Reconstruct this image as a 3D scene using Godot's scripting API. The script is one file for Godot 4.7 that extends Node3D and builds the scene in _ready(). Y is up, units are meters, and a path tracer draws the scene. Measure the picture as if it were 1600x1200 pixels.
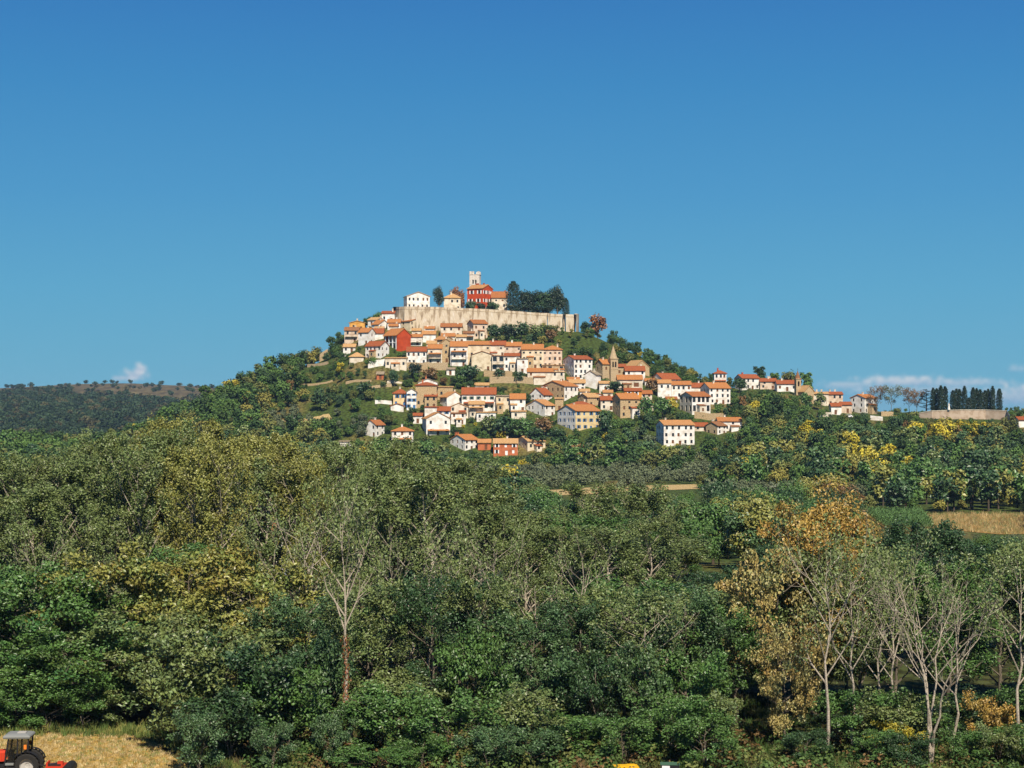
extends Node3D
# A walled hill town above a wooded valley, autumn afternoon. Units are metres, the eye looks along -z.
# PX = pixels (of the 1600 wide photograph) per unit of x/d; used to read places off the photograph once, into world metres.
const PX := 2800.0
const EYE := 20.2
const HZ := 650.0          # row of the photograph at eye level

var rng := RandomNumberGenerator.new()
var bumps := FastNoiseLite.new()
var mats := {}
var names := {}
var keep := []            # what stands in front of trees: [x0, x1, y0, y1, distance]
var built_on := []        # footprints [x, z, radius]
var unit_box: BoxMesh

# ------------------------------------------------------------------ light, air, camera
func _ready() -> void:
	rng.seed = 7
	bumps.seed = 3
	bumps.frequency = 0.02
	setup_view()
	setup_materials()
	build_terrain()
	build_far_ridge()
	build_walls()
	build_town()
	build_hill_trees()
	build_forest()
	build_front()

func setup_view() -> void:
	var cam := Camera3D.new()
	cam.name = "camera"
	cam.position = Vector3(0, EYE, 0)
	cam.near = 0.5
	cam.projection = Camera3D.PROJECTION_FRUSTUM
	cam.size = 2.0 * cam.near * 600.0 / PX
	cam.frustum_offset = Vector2(0, (HZ - 600.0) / PX * cam.near)
	cam.far = 20000.0
	add_child(cam)
	var env := Environment.new()
	env.background_mode = Environment.BG_SKY
	env.tonemap_mode = Environment.TONE_MAPPER_LINEAR
	env.tonemap_exposure = 1.4
	env.sdfgi_enabled = true
	env.ssao_enabled = true
	env.ssil_enabled = true
	env.fog_enabled = true
	env.fog_density = 0.00005
	env.fog_light_color = Color(0.62, 0.76, 0.92)
	var sky := Sky.new()
	var pano := PanoramaSkyMaterial.new()
	pano.panorama = sky_picture()
	sky.sky_material = pano
	env.sky = sky
	var we := WorldEnvironment.new()
	we.name = "air"
	we.environment = env
	add_child(we)
	var sun := DirectionalLight3D.new()
	sun.name = "sun"
	sun.light_energy = 1.5
	sun.light_color = Color(1.0, 0.955, 0.885)
	sun.light_angular_distance = 0.5
	sun.shadow_enabled = true
	add_child(sun)
	# the sun stands behind the camera to the right
	var az := deg_to_rad(14.0)
	var el := deg_to_rad(47.0)
	var to_sun := Vector3(sin(az) * cos(el), sin(el), cos(az) * cos(el))
	sun.look_at_from_position(Vector3.ZERO, -to_sun, Vector3.UP)

func sky_picture() -> ImageTexture:
	var w := 4096
	var h := 2048
	var im := Image.create_empty(w, h, false, Image.FORMAT_RGBF)
	var stops := [[0.0, 116, 178, 201], [1.2, 109, 175, 203], [4.0, 95, 167, 204], [7.0, 80, 153, 201], [10.5, 65, 138, 194], [13.5, 56, 123, 187], [23.0, 41, 95, 165], [45.0, 31, 77, 143], [90.0, 24, 62, 124]]
	for row in h:
		var e := maxf(0.0, 90.0 - (row + 0.5) / h * 180.0)
		im.fill_rect(Rect2i(0, row, w, 1), sky_at(stops, e))
	# low clouds lie round the whole horizon; those in view are set where they stand
	var n := FastNoiseLite.new()
	n.seed = 11
	n.frequency = 0.9
	n.fractal_octaves = 5
	var banks := []          # [azimuth degrees, elevation, half width, half height, strength]
	for c in [[1410, 598, 70, 9, 0.8], [1335, 603, 56, 6, 0.55], [1500, 600, 66, 7, 0.65], [1450, 611, 130, 6, 0.5], [1592, 579, 22, 4, 0.45], [1585, 622, 60, 14, 0.6], [212, 586, 17, 7, 1.0], [219, 577, 8, 7, 0.95], [200, 592, 24, 5, 0.9], [1640, 612, 60, 14, 0.9]]:
		banks.append([rad_to_deg(atan((c[0] - 800.0) / PX)), rad_to_deg(atan((HZ - c[1]) / PX)), rad_to_deg(c[2] / PX), rad_to_deg(c[3] / PX), c[4]])
	var r := RandomNumberGenerator.new()
	r.seed = 5
	for k in 60:
		var a := r.randf_range(22.0, 338.0)
		banks.append([a if a < 180.0 else a - 360.0, r.randf_range(0.0, 0.8), r.randf_range(1.0, 3.2), r.randf_range(0.12, 0.35), r.randf_range(0.5, 1.0)])
	for row in range(int(h / 2.0 - 4.5 * h / 180.0), h / 2 + 2):
		var e := 90.0 - (row + 0.5) / h * 180.0
		var near := []
		for b in banks:
			if absf(e - b[1]) < b[3] * 2.2:
				near.append(b)
		if near.is_empty():
			continue
		var base := sky_at(stops, maxf(0.0, e))
		for col in w:
			var a := wrapf((col + 0.5) / w * 360.0, -180.0, 180.0)
			var dens := 0.0
			var lift := 0.0
			for b in near:
				var dx: float = (a - b[0]) / b[2]
				if absf(dx) > 1.8:
					continue
				var dy: float = (e - b[1]) / b[3]
				var wob := n.get_noise_2d(a * 4.0, e * 9.0) * 0.9
				var d: float = clampf((1.15 - sqrt(dx * dx + dy * dy * (1.0 if dy > 0.0 else 1.6)) + wob) * 1.6, 0.0, 1.0) * b[4]
				if d > dens:
					dens = d
					lift = clampf(dy * 0.8 + 0.35 + wob * 0.6, 0.0, 1.0)
			if dens > 0.01:
				var cloud := Color(0.30, 0.36, 0.46).lerp(Color(0.60, 0.58, 0.56), lift)
				im.set_pixel(col, row, base.lerp(cloud, dens * 0.9))
	return ImageTexture.create_from_image(im)

func sky_at(stops: Array, e: float) -> Color:
	for i in stops.size() - 1:
		if e <= stops[i + 1][0]:
			var t: float = (e - stops[i][0]) / (stops[i + 1][0] - stops[i][0])
			var a := Color8(stops[i][1], stops[i][2], stops[i][3]).srgb_to_linear()
			var b := Color8(stops[i + 1][1], stops[i + 1][2], stops[i + 1][3]).srgb_to_linear()
			return a.lerp(b, t) * (1.0 / 1.4)
	return Color8(26, 68, 132).srgb_to_linear() * (1.0 / 1.4)

# ------------------------------------------------------------------ materials
func noise_tex(sd: int, freq: float, ramp: Array, oct := 5, size := 512) -> NoiseTexture2D:
	var t := NoiseTexture2D.new()
	t.width = size
	t.height = size
	t.seamless = true
	var n := FastNoiseLite.new()
	n.seed = sd
	n.frequency = freq
	n.fractal_octaves = oct
	t.noise = n
	var g := Gradient.new()
	var offs := PackedFloat32Array()
	var cols := PackedColorArray()
	for k in ramp:
		offs.append(k[0])
		cols.append(k[1])
	g.offsets = offs
	g.colors = cols
	t.color_ramp = g
	return t

func lin(r: float, g: float, b: float) -> Color:
	return Color(r, g, b).linear_to_srgb()

func mat(key: String, c: Color, rough := 0.9, tex: Texture2D = null, scale := 0.15, vcol := false) -> StandardMaterial3D:
	var m := StandardMaterial3D.new()
	m.resource_name = key
	m.albedo_color = c
	m.roughness = rough
	m.metallic_specular = 0.3
	if tex:
		m.albedo_texture = tex
		m.uv1_triplanar = true
		m.uv1_world_triplanar = true
		m.uv1_scale = Vector3.ONE * scale
	m.vertex_color_use_as_albedo = vcol
	mats[key] = m
	return m

func relief(m: StandardMaterial3D, tex: Texture2D, depth_cm: float) -> void:
	m.heightmap_enabled = true
	m.heightmap_texture = tex
	m.heightmap_scale = depth_cm

func leaf_mat(key: String, c: Color) -> void:
	var m := mat(key, c, 0.45, null, 1.0, true)
	m.metallic_specular = 0.5
	m.cull_mode = BaseMaterial3D.CULL_DISABLED
	m.backlight_enabled = true
	m.backlight = Color(0.22, 0.22, 0.22)

func setup_materials() -> void:
	unit_box = BoxMesh.new()
	var g := func(v: float) -> Color: return Color(v, v, v)
	var plaster := noise_tex(1, 0.012, [[0.0, Color(0.80, 0.76, 0.70)], [0.4, Color(0.92, 0.90, 0.87)], [0.55, Color(0.98, 0.97, 0.95)], [1.0, g.call(1.0)]], 6)
	var stone := noise_tex(2, 0.03, [[0.0, Color(0.45, 0.38, 0.30)], [0.4, Color(0.72, 0.66, 0.56)], [0.52, Color(0.95, 0.90, 0.80)], [0.6, Color(0.80, 0.72, 0.60)], [1.0, g.call(1.0)]], 6)
	var tiles := noise_tex(4, 0.03, [[0.0, Color(0.42, 0.38, 0.36)], [0.36, Color(0.66, 0.60, 0.56)], [0.48, Color(0.88, 0.82, 0.76)], [0.56, g.call(1.0)], [0.66, Color(1.0, 0.98, 0.80)], [1.0, Color(0.90, 0.90, 0.74)]], 7)
	var rough := noise_tex(8, 0.06, [[0.0, g.call(0.0)], [1.0, g.call(1.0)]], 4)
	for w in [["white", 0.82, 0.81, 0.78], ["cream", 0.72, 0.66, 0.55], ["beige", 0.70, 0.61, 0.45], ["ochre", 0.75, 0.40, 0.10], ["orange", 0.70, 0.30, 0.05], ["red", 0.52, 0.075, 0.02], ["brick", 0.50, 0.16, 0.07], ["yellow", 0.72, 0.58, 0.33], ["pink", 0.66, 0.54, 0.43], ["cemetery", 0.50, 0.40, 0.31]]:
		mat(w[0], lin(w[1], w[2], w[3]), 0.92, plaster, 0.05)
	relief(mat("stone", lin(0.76, 0.66, 0.50), 0.95, stone, 0.16), rough, 6.0)
	relief(mat("greystone", lin(0.72, 0.65, 0.53), 0.95, stone, 0.16), rough, 6.0)
	relief(mat("palestone", lin(0.66, 0.63, 0.58), 0.95, plaster, 0.12), rough, 5.0)
	relief(mat("rampart", lin(0.66, 0.615, 0.53), 0.95, noise_tex(6, 0.018, [[0.0, Color(0.55, 0.48, 0.40)], [0.38, Color(0.80, 0.74, 0.66)], [0.5, Color(0.95, 0.92, 0.86)], [0.62, Color(0.90, 0.85, 0.78)], [1.0, g.call(1.0)]], 7), 0.035), rough, 8.0)
	mats.rampart.uv1_scale = Vector3(0.05, 0.014, 0.05)
	for r in [["roof_orange", 0.53, 0.235, 0.09], ["roof_pale_orange", 0.58, 0.31, 0.14], ["roof_dark_orange", 0.43, 0.175, 0.07], ["roof_red", 0.39, 0.12, 0.05], ["roof_tan", 0.62, 0.40, 0.21], ["roof_brown", 0.34, 0.17, 0.09], ["roof_grey", 0.36, 0.31, 0.25]]:
		relief(mat(r[0], lin(r[1], r[2], r[3]), 0.85, tiles, 0.22), rough, 4.0)
	mat("glass", lin(0.025, 0.028, 0.032), 0.12)
	mats.glass.metallic_specular = 0.5
	mat("dark_wood", lin(0.05, 0.035, 0.025), 0.7)
	mat("shutter_brown", lin(0.16, 0.07, 0.03), 0.7)
	mat("shutter_green", lin(0.06, 0.13, 0.08), 0.7)
	mat("shutter_blue", lin(0.05, 0.16, 0.34), 0.7)
	mat("white_paint", lin(0.8, 0.8, 0.78), 0.5)
	mat("bark_pale", lin(0.58, 0.50, 0.39), 0.9, noise_tex(9, 0.05, [[0.0, Color(0.45, 0.42, 0.38)], [0.5, g.call(0.85)], [1.0, g.call(1.0)]], 4, 256), 0.8)
	mat("bark_grey", lin(0.23, 0.19, 0.14), 0.95, noise_tex(10, 0.05, [[0.0, g.call(0.45)], [0.5, g.call(0.85)], [1.0, g.call(1.0)]], 4, 256), 0.8)
	mat("bark_dark", lin(0.09, 0.07, 0.05), 0.95)
	mat("ivy_red", lin(0.30, 0.06, 0.02), 0.8)
	for l in [["leaf_olive", 0.158, 0.208, 0.062], ["leaf_yellowgreen", 0.245, 0.250, 0.056], ["leaf_green", 0.086, 0.175, 0.038], ["leaf_dark", 0.046, 0.098, 0.032], ["leaf_bluegreen", 0.080, 0.150, 0.052], ["leaf_orange", 0.42, 0.275, 0.06], ["leaf_straw", 0.38, 0.31, 0.105], ["leaf_yellow", 0.46, 0.39, 0.04], ["leaf_brown", 0.22, 0.13, 0.045], ["leaf_grey", 0.15, 0.18, 0.10], ["leaf_pine", 0.022, 0.046, 0.020], ["leaf_russet", 0.28, 0.12, 0.04]]:
		leaf_mat(l[0], lin(l[1], l[2], l[3]))
	leaf_mat("leaf_any", Color.WHITE)
	mats.leaf_any.roughness = 0.6
	mats.leaf_any.metallic_specular = 0.3
	var soil := noise_tex(12, 0.02, [[0.0, Color(0.40, 0.38, 0.30)], [0.45, Color(0.75, 0.72, 0.6)], [0.6, Color(0.95, 0.95, 0.8)], [1.0, g.call(1.0)]], 6)
	mat("ground", Color.WHITE, 0.98, soil, 0.05, true)
	mat("far_ground", Color.WHITE, 0.98, soil, 0.006, true)
	var hay := noise_tex(13, 0.03, [[0.0, Color(0.50, 0.52, 0.30)], [0.42, Color(0.82, 0.74, 0.52)], [0.58, Color(1.0, 0.95, 0.80)], [1.0, Color(0.92, 0.80, 0.58)]], 6)
	relief(mat("hay", lin(0.50, 0.385, 0.17), 0.98, hay, 0.16), rough, 10.0)
	mat("track", lin(0.55, 0.47, 0.36), 0.98, hay, 0.1)
	mat("dry_field", lin(0.40, 0.29, 0.14), 0.98, hay, 0.08)
	mat("straw", lin(0.60, 0.43, 0.16), 0.9, null, 1.0, true)
	mat("corn", lin(0.11, 0.19, 0.07), 0.8, null, 1.0, true)
	mat("car_white", lin(0.75, 0.75, 0.75), 0.25)
	mat("car_red", lin(0.45, 0.03, 0.02), 0.25)
	mat("tractor_red", lin(0.48, 0.045, 0.018), 0.45)
	mat("tractor_black", lin(0.022, 0.022, 0.024), 0.5)
	mat("tractor_grey", lin(0.20, 0.21, 0.20), 0.7)
	mat("rubber", lin(0.025, 0.024, 0.022), 0.9)
	mat("rim_pale", lin(0.40, 0.38, 0.34), 0.6)
	mat("machine_yellow", lin(0.72, 0.42, 0.02), 0.4)
	mat("lamp_orange", lin(0.75, 0.20, 0.03), 0.3)
	mat("clear", Color(0.08, 0.10, 0.11, 0.35), 0.03)
	mats.clear.transparency = BaseMaterial3D.TRANSPARENCY_ALPHA
	mat("sticker", lin(0.25, 0.45, 0.75), 0.5)

# ------------------------------------------------------------------ mesh helpers
class MB:
	var v := PackedVector3Array()
	var n := PackedVector3Array()
	var c := PackedColorArray()
	var col := Color.WHITE
	func tri(a: Vector3, b: Vector3, d: Vector3) -> void:
		var nn := (d - a).cross(b - a).normalized()
		v.append(a); v.append(b); v.append(d)
		n.append(nn); n.append(nn); n.append(nn)
		c.append(col); c.append(col); c.append(col)
	func quad(a: Vector3, b: Vector3, d: Vector3, e: Vector3) -> void:
		tri(a, b, d)
		tri(a, d, e)
	# box from its centre, half sizes and turn
	func box(o: Vector3, size: Vector3, bs := Basis.IDENTITY) -> void:
		var x := bs.x * size.x * 0.5
		var y := bs.y * size.y * 0.5
		var z := bs.z * size.z * 0.5
		quad(o - x - y + z, o - x + y + z, o + x + y + z, o + x - y + z)
		quad(o + x - y - z, o + x + y - z, o - x + y - z, o - x - y - z)
		quad(o + x - y + z, o + x + y + z, o + x + y - z, o + x - y - z)
		quad(o - x - y - z, o - x + y - z, o - x + y + z, o - x - y + z)
		quad(o - x + y + z, o - x + y - z, o + x + y - z, o + x + y + z)
		quad(o - x - y - z, o - x - y + z, o + x - y + z, o + x - y - z)
	# a slab under a face given clockwise
	func slab(a: Vector3, b: Vector3, d: Vector3, e: Vector3, t: float) -> void:
		var k := Vector3(0, -t, 0)
		quad(a, b, d, e)
		quad(a + k, e + k, d + k, b + k)
		quad(a + k, b + k, b, a)
		quad(b + k, d + k, d, b)
		quad(d + k, e + k, e, d)
		quad(e + k, a + k, a, e)
	func tube(pts: Array, rad: Array, sides := 5) -> void:
		var last := []
		for i in pts.size():
			var dir: Vector3 = (pts[mini(i + 1, pts.size() - 1)] - pts[maxi(i - 1, 0)]).normalized()
			var side := dir.cross(Vector3(0.31, 0.2, 0.93)).normalized()
			var up := side.cross(dir)
			var ring := []
			for k in sides:
				var a := TAU * k / sides
				ring.append(pts[i] + (side * cos(a) + up * sin(a)) * rad[i])
			if i > 0:
				for k in sides:
					var m := (k + 1) % sides
					quad(last[k], last[m], ring[m], ring[k])
			last = ring
	# turned shape about an axis: profile of (radius, height)
	func lathe(o: Vector3, axis: Vector3, prof: Array, sides := 20) -> void:
		var s := axis.cross(Vector3(0.3, 0.9, 0.25)).normalized()
		var u := s.cross(axis)
		for i in prof.size() - 1:
			for k in sides:
				var a := TAU * k / sides
				var b := TAU * (k + 1) / sides
				var p := func(q: Vector2, t: float) -> Vector3: return o + axis * q.y + (s * cos(t) + u * sin(t)) * q.x
				quad(p.call(prof[i], a), p.call(prof[i], b), p.call(prof[i + 1], b), p.call(prof[i + 1], a))
	# one leaf, folded along its rib
	func leaf(o: Vector3, along: Vector3, nrm: Vector3, l: float, wd: float) -> void:
		var side := along.cross(nrm).normalized() * wd * 0.5
		var mid := o + along * l * 0.45 + nrm * l * 0.10
		tri(o, mid + side, o + along * l)
		tri(o, o + along * l, mid - side)
	func mesh(colors := false) -> ArrayMesh:
		var a := []
		a.resize(Mesh.ARRAY_MAX)
		a[Mesh.ARRAY_VERTEX] = v
		a[Mesh.ARRAY_NORMAL] = n
		if colors:
			a[Mesh.ARRAY_COLOR] = c
		var m := ArrayMesh.new()
		m.add_surface_from_arrays(Mesh.PRIMITIVE_TRIANGLES, a)
		return m

func numbered(called: String) -> String:
	names[called] = names.get(called, -1) + 1
	return called if names[called] == 0 else "%s_%03d" % [called, names[called]]

func part(called: String, m: Mesh, mt: Material, parent: Node) -> MeshInstance3D:
	var o := MeshInstance3D.new()
	o.name = called
	o.mesh = m
	o.material_override = mt
	parent.add_child(o, true)
	return o

func solo(called: String, m: Mesh, mt: Material, label: String, category: String, group := "", kind := "") -> MeshInstance3D:
	var o := MeshInstance3D.new()
	o.name = numbered(called)
	o.mesh = m
	o.material_override = mt
	add_child(o, true)
	tag(o, label, category, group, kind)
	return o

func thing(called: String, at: Vector3, turn: float, label: String, category: String, group := "") -> Node3D:
	var o := Node3D.new()
	o.name = numbered(called)
	add_child(o, true)
	o.position = at
	o.rotation.y = turn
	tag(o, label, category, group)
	return o

func tag(o: Node, label: String, category: String, group := "", kind := "") -> void:
	if label: o.set_meta("label", label)
	if category: o.set_meta("category", category)
	if group: o.set_meta("group", group)
	if kind: o.set_meta("kind", kind)

func rnd(a: float, b: float) -> float:
	return rng.randf_range(a, b)

func ball() -> Vector3:
	var p := Vector3(rng.randfn(), rng.randfn(), rng.randfn())
	return p.normalized() if p.length() > 0.001 else Vector3.UP

# ------------------------------------------------------------------ terrain
const CREST := [[-900, 735, 900], [-200, 735, 900], [100, 728, 900], [200, 700, 905], [260, 672, 908], [330, 634, 910], [400, 604, 912], [450, 582, 915], [500, 566, 920], [525, 550, 925], [540, 530, 928], [560, 516, 930], [580, 508, 932], [600, 503, 934], [615, 503, 934], [630, 515, 932], [860, 516, 932], [905, 518, 932], [930, 526, 930], [960, 540, 925], [1000, 556, 918], [1060, 586, 908], [1110, 601, 900], [1150, 606, 890], [1240, 609, 876], [1262, 622, 872], [1300, 633, 866], [1350, 641, 860], [1400, 645, 855], [1450, 642, 852], [1600, 643, 850], [1800, 655, 850], [2300, 700, 850], [3200, 735, 850]]
const FOOT := [[-900, 780], [300, 760], [500, 752], [760, 748], [1000, 735], [1150, 715], [1300, 690], [1500, 670], [3200, 670]]

func table(t: Array, x: float, k := 1) -> float:
	if x <= t[0][0]:
		return t[0][k]
	for i in t.size() - 1:
		if x <= t[i + 1][0]:
			return lerpf(t[i][k], t[i + 1][k], (x - t[i][0]) / (t[i + 1][0] - t[i][0]))
	return t[-1][k]

func valley(d: float) -> float:
	return -12.0 * smoothstep(150.0, 420.0, d) + clampf(0.01786 * d - 1.8, 0.0, 13.0)

func ground(x: float, d: float) -> float:
	var low := valley(d)
	if d < 560.0:
		return low
	var px := 800.0 + x / d * PX
	var df := table(FOOT, px)
	if d <= df:
		return low
	var dc := table(CREST, px, 2)
	var yc := maxf(EYE + (HZ - table(CREST, px)) / PX * dc, low)
	var y: float
	if d <= dc:
		var t := (d - df) / (dc - df)
		y = lerpf(low, yc, 0.8 * t + 0.2 * smoothstep(0.0, 1.0, t))
		y += bumps.get_noise_2d(x * 1.3, d * 1.3) * 1.6 * sin(PI * t)
	else:
		y = yc - maxf(0.0, d - dc - 14.0) * 0.28
	return maxf(y, low)

func place(px: float, py: float, d: float) -> Vector3:
	return Vector3((px - 800.0) / PX * d, EYE + (HZ - py) / PX * d, -d)

# the spot where the ground shows at that place of the photograph
func spot(px: float, py: float) -> Vector3:
	var d := 95.0
	while d < 960.0:
		var p := place(px, py, d)
		if p.y <= ground(p.x, d):
			return Vector3(p.x, ground(p.x, d), -d)
		d += 2.0
	var dc := table(CREST, px, 2)
	var x := (px - 800.0) / PX * dc
	return Vector3(x, ground(x, dc), -dc)

func build_terrain() -> void:
	var xs := []
	var ds := []
	var x := -3000.0
	while x <= 3000.0:
		xs.append(x)
		x += 5.0 if absf(x) < 420.0 else 60.0
	var d := -300.0
	while d <= 1500.0:
		ds.append(d)
		d += 5.0 if d > 560.0 and d < 1040.0 else 20.0
	ds.append_array([2000.0, 4000.0, 9000.0])
	var v := PackedVector3Array()
	var c := PackedColorArray()
	var idx := PackedInt32Array()
	var patch := FastNoiseLite.new()
	patch.seed = 21
	patch.frequency = 0.012
	for dd in ds:
		for xx in xs:
			var y := ground(xx, dd) if dd > 1.0 else 0.0
			if dd > 1500.0:
				y = -4.0
			v.append(Vector3(xx, y, -dd))
			var g := patch.get_noise_2d(xx, dd)
			var col := Color(0.075, 0.115, 0.03).lerp(Color(0.24, 0.19, 0.085), smoothstep(0.1, 0.5, g))
			if dd < 230.0:
				col = Color(0.10, 0.085, 0.04).lerp(Color(0.06, 0.08, 0.025), smoothstep(-0.2, 0.3, g))
			c.append(col)
	var w := xs.size()
	for i in ds.size() - 1:
		for k in w - 1:
			var a := i * w + k
			idx.append_array([a, a + w, a + w + 1, a, a + w + 1, a + 1])
	var a := []
	a.resize(Mesh.ARRAY_MAX)
	a[Mesh.ARRAY_VERTEX] = v
	a[Mesh.ARRAY_COLOR] = c
	a[Mesh.ARRAY_INDEX] = idx
	var st := SurfaceTool.new()
	st.create_from_arrays(a)
	st.generate_normals()
	var o := part("ground", st.commit(), mats.ground, self)
	tag(o, "hill and valley ground of grass and earth", "", "", "structure")

# sheets that follow the ground: outline read off the photograph
func sheet(called: String, pts: Array, mt: Material, label: String, lift := 0.06) -> void:
	var poly := PackedVector2Array()
	for p in pts:
		var s := spot(p[0], p[1])
		poly.append(Vector2(s.x, -s.z))
	sheet_world(called, poly, mt, label, lift)

func sheet_world(called: String, poly: PackedVector2Array, mt: Material, label: String, lift := 0.06) -> void:
	# cut the outline into strips so that it bends with the slope
	var b := MB.new()
	var lo := 1e9
	var hi := -1e9
	for p in poly:
		lo = minf(lo, p.y)
		hi = maxf(hi, p.y)
	var step := maxf((hi - lo) / 16.0, 1.0)
	var d := lo
	while d < hi:
		var strip := PackedVector2Array([Vector2(-2000, d), Vector2(2000, d), Vector2(2000, minf(d + step, hi)), Vector2(-2000, minf(d + step, hi))])
		for q in Geometry2D.intersect_polygons(poly, strip):
			var tr := Geometry2D.triangulate_polygon(q)
			for i in range(0, tr.size(), 3):
				var w := []
				for k in 3:
					var p: Vector2 = q[tr[i + k]]
					w.append(Vector3(p.x, ground(p.x, p.y) + lift, -p.y))
				if (w[2] - w[0]).cross(w[1] - w[0]).y < 0.0:
					w.reverse()
				b.tri(w[0], w[1], w[2])
		d += step
	if b.v.size():
		var o := part(called, b.mesh(), mt, self)
		tag(o, label, "", "", "structure")

const RIDGE := [[-1400, 640], [-700, 618], [-200, 611], [0, 606], [60, 603], [120, 599.5], [200, 598], [260, 601], [310, 603], [400, 612], [600, 640], [900, 654], [1500, 654]]

func ridge_y(x: float, d: float) -> float:
	var px := 800.0 + x / d * PX
	var dc := 3200.0
	var yc := EYE + (HZ - table(RIDGE, px)) / PX * dc
	if d < dc:
		var t := clampf((d - 1500.0) / (dc - 1500.0), 0.0, 1.0)
		return lerpf(-6.0, yc, pow(t, 0.8)) + bumps.get_noise_2d(x * 0.25, d * 0.25) * 5.0 * sin(PI * t)
	return yc - (d - dc) * 0.12

func build_far_ridge() -> void:
	var st := SurfaceTool.new()
	st.begin(Mesh.PRIMITIVE_TRIANGLES)
	var cols := 110
	var rows := 44
	var nz := FastNoiseLite.new()
	nz.seed = 31
	nz.frequency = 0.006
	for i in rows + 1:
		var d := 1480.0 + 2300.0 * i / rows
		for k in cols + 1:
			var px := -1400.0 + 2900.0 * k / cols
			var x := (px - 800.0) / PX * d
			var g := nz.get_noise_2d(x, d * 0.6)
			var col := Color(0.035, 0.06, 0.03)
			col = col.lerp(Color(0.135, 0.105, 0.06).lerp(Color(0.22, 0.18, 0.10), smoothstep(-0.2, 0.4, nz.get_noise_2d(x * 3.0, d))), smoothstep(0.0, 120.0, d - (2330.0 if px > 110.0 else 2780.0) - 260.0 * g))
			st.set_color(col)
			st.add_vertex(Vector3(x, ridge_y(x, d), -d))
	for i in rows:
		for k in cols:
			var a := i * (cols + 1) + k
			for q in [a, a + cols + 1, a + cols + 2, a, a + cols + 2, a + 1]:
				st.add_index(q)
	st.generate_normals()
	tag(part("far_hill", st.commit(), mats.far_ground, self), "long wooded ridge with brown fields on top", "", "", "structure")
	# the woods on it read as one mass
	var clump := leaf_ball(5.0, 5.0, 150, 2.0, 301)
	var where := []
	var tint := []
	for k in 11000:
		var d := 960.0 + 2400.0 * sqrt(rng.randf())
		var px := rnd(-260, 560)
		var x := (px - 800.0) / PX * d
		var y := ridge_y(x, d) if d > 1500.0 else 0.0
		var g := nz.get_noise_2d(x, d * 0.6)
		if d > (2350.0 if px > 110.0 else 2820.0) + 260.0 * g and rng.randf() < 0.972:
			continue
		var s := rnd(0.7, 1.25)
		where.append(Transform3D(Basis(Vector3.UP, rnd(0, TAU)).scaled(Vector3(s, s * rnd(0.8, 1.2), s)), Vector3(x, y + 1.0, -d)))
		var t := rnd(0.7, 1.3)
		tint.append(Color(0.040 * t, 0.070 * t, 0.030 * t) if rng.randf() < 0.85 else Color(0.09 * t, 0.085 * t, 0.035 * t))
	mass("distant_woodland", clump, where, tint, "dark woods covering the far ridge", self)

func mass(called: String, m: Mesh, where: Array, tint: Array, label: String, parent: Node) -> void:
	if where.is_empty():
		return
	var mm := MultiMesh.new()
	mm.transform_format = MultiMesh.TRANSFORM_3D
	mm.use_colors = true
	mm.mesh = m
	mm.instance_count = where.size()
	for i in where.size():
		mm.set_instance_transform(i, where[i])
		mm.set_instance_color(i, tint[i])
	var o := MultiMeshInstance3D.new()
	o.name = called
	o.multimesh = mm
	o.material_override = mats.leaf_any
	parent.add_child(o, true)
	tag(o, label, "", "", "stuff")

# ------------------------------------------------------------------ trees
# leaf clumps through a rounded crown without a skeleton, for far trees
func leaf_ball(r: float, h: float, count: int, l: float, sd: int, lumps := 9, base := 0.0) -> ArrayMesh:
	var r0 := rng.seed
	var s0 := rng.state
	rng.seed = sd
	var b := MB.new()
	var cs := []
	for k in lumps:
		var a := rnd(0, TAU)
		var q := sqrt(rng.randf()) * 0.62
		cs.append([Vector3(cos(a) * q * r, base + h * rnd(0.28, 0.8), sin(a) * q * r), r * rnd(0.22, 0.5), rnd(0.75, 1.25)])
	for i in count:
		var c = cs[i % lumps]
		var o := ball()
		var at: Vector3 = c[0] + Vector3(o.x, o.y * 0.85, o.z) * c[1] * pow(rng.randf(), 0.3)
		var nn := (o + Vector3.UP * 0.5 + ball() * 0.8).normalized()
		var t: float = c[2] * rnd(0.75, 1.25)
		b.col = Color(t * rnd(0.9, 1.15), t, t * rnd(0.8, 1.1))
		b.leaf(at, nn.cross(ball()).normalized(), nn, l * rnd(0.7, 1.3), l * 0.75)
	rng.seed = r0
	rng.state = s0
	return b.mesh(true)

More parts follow.
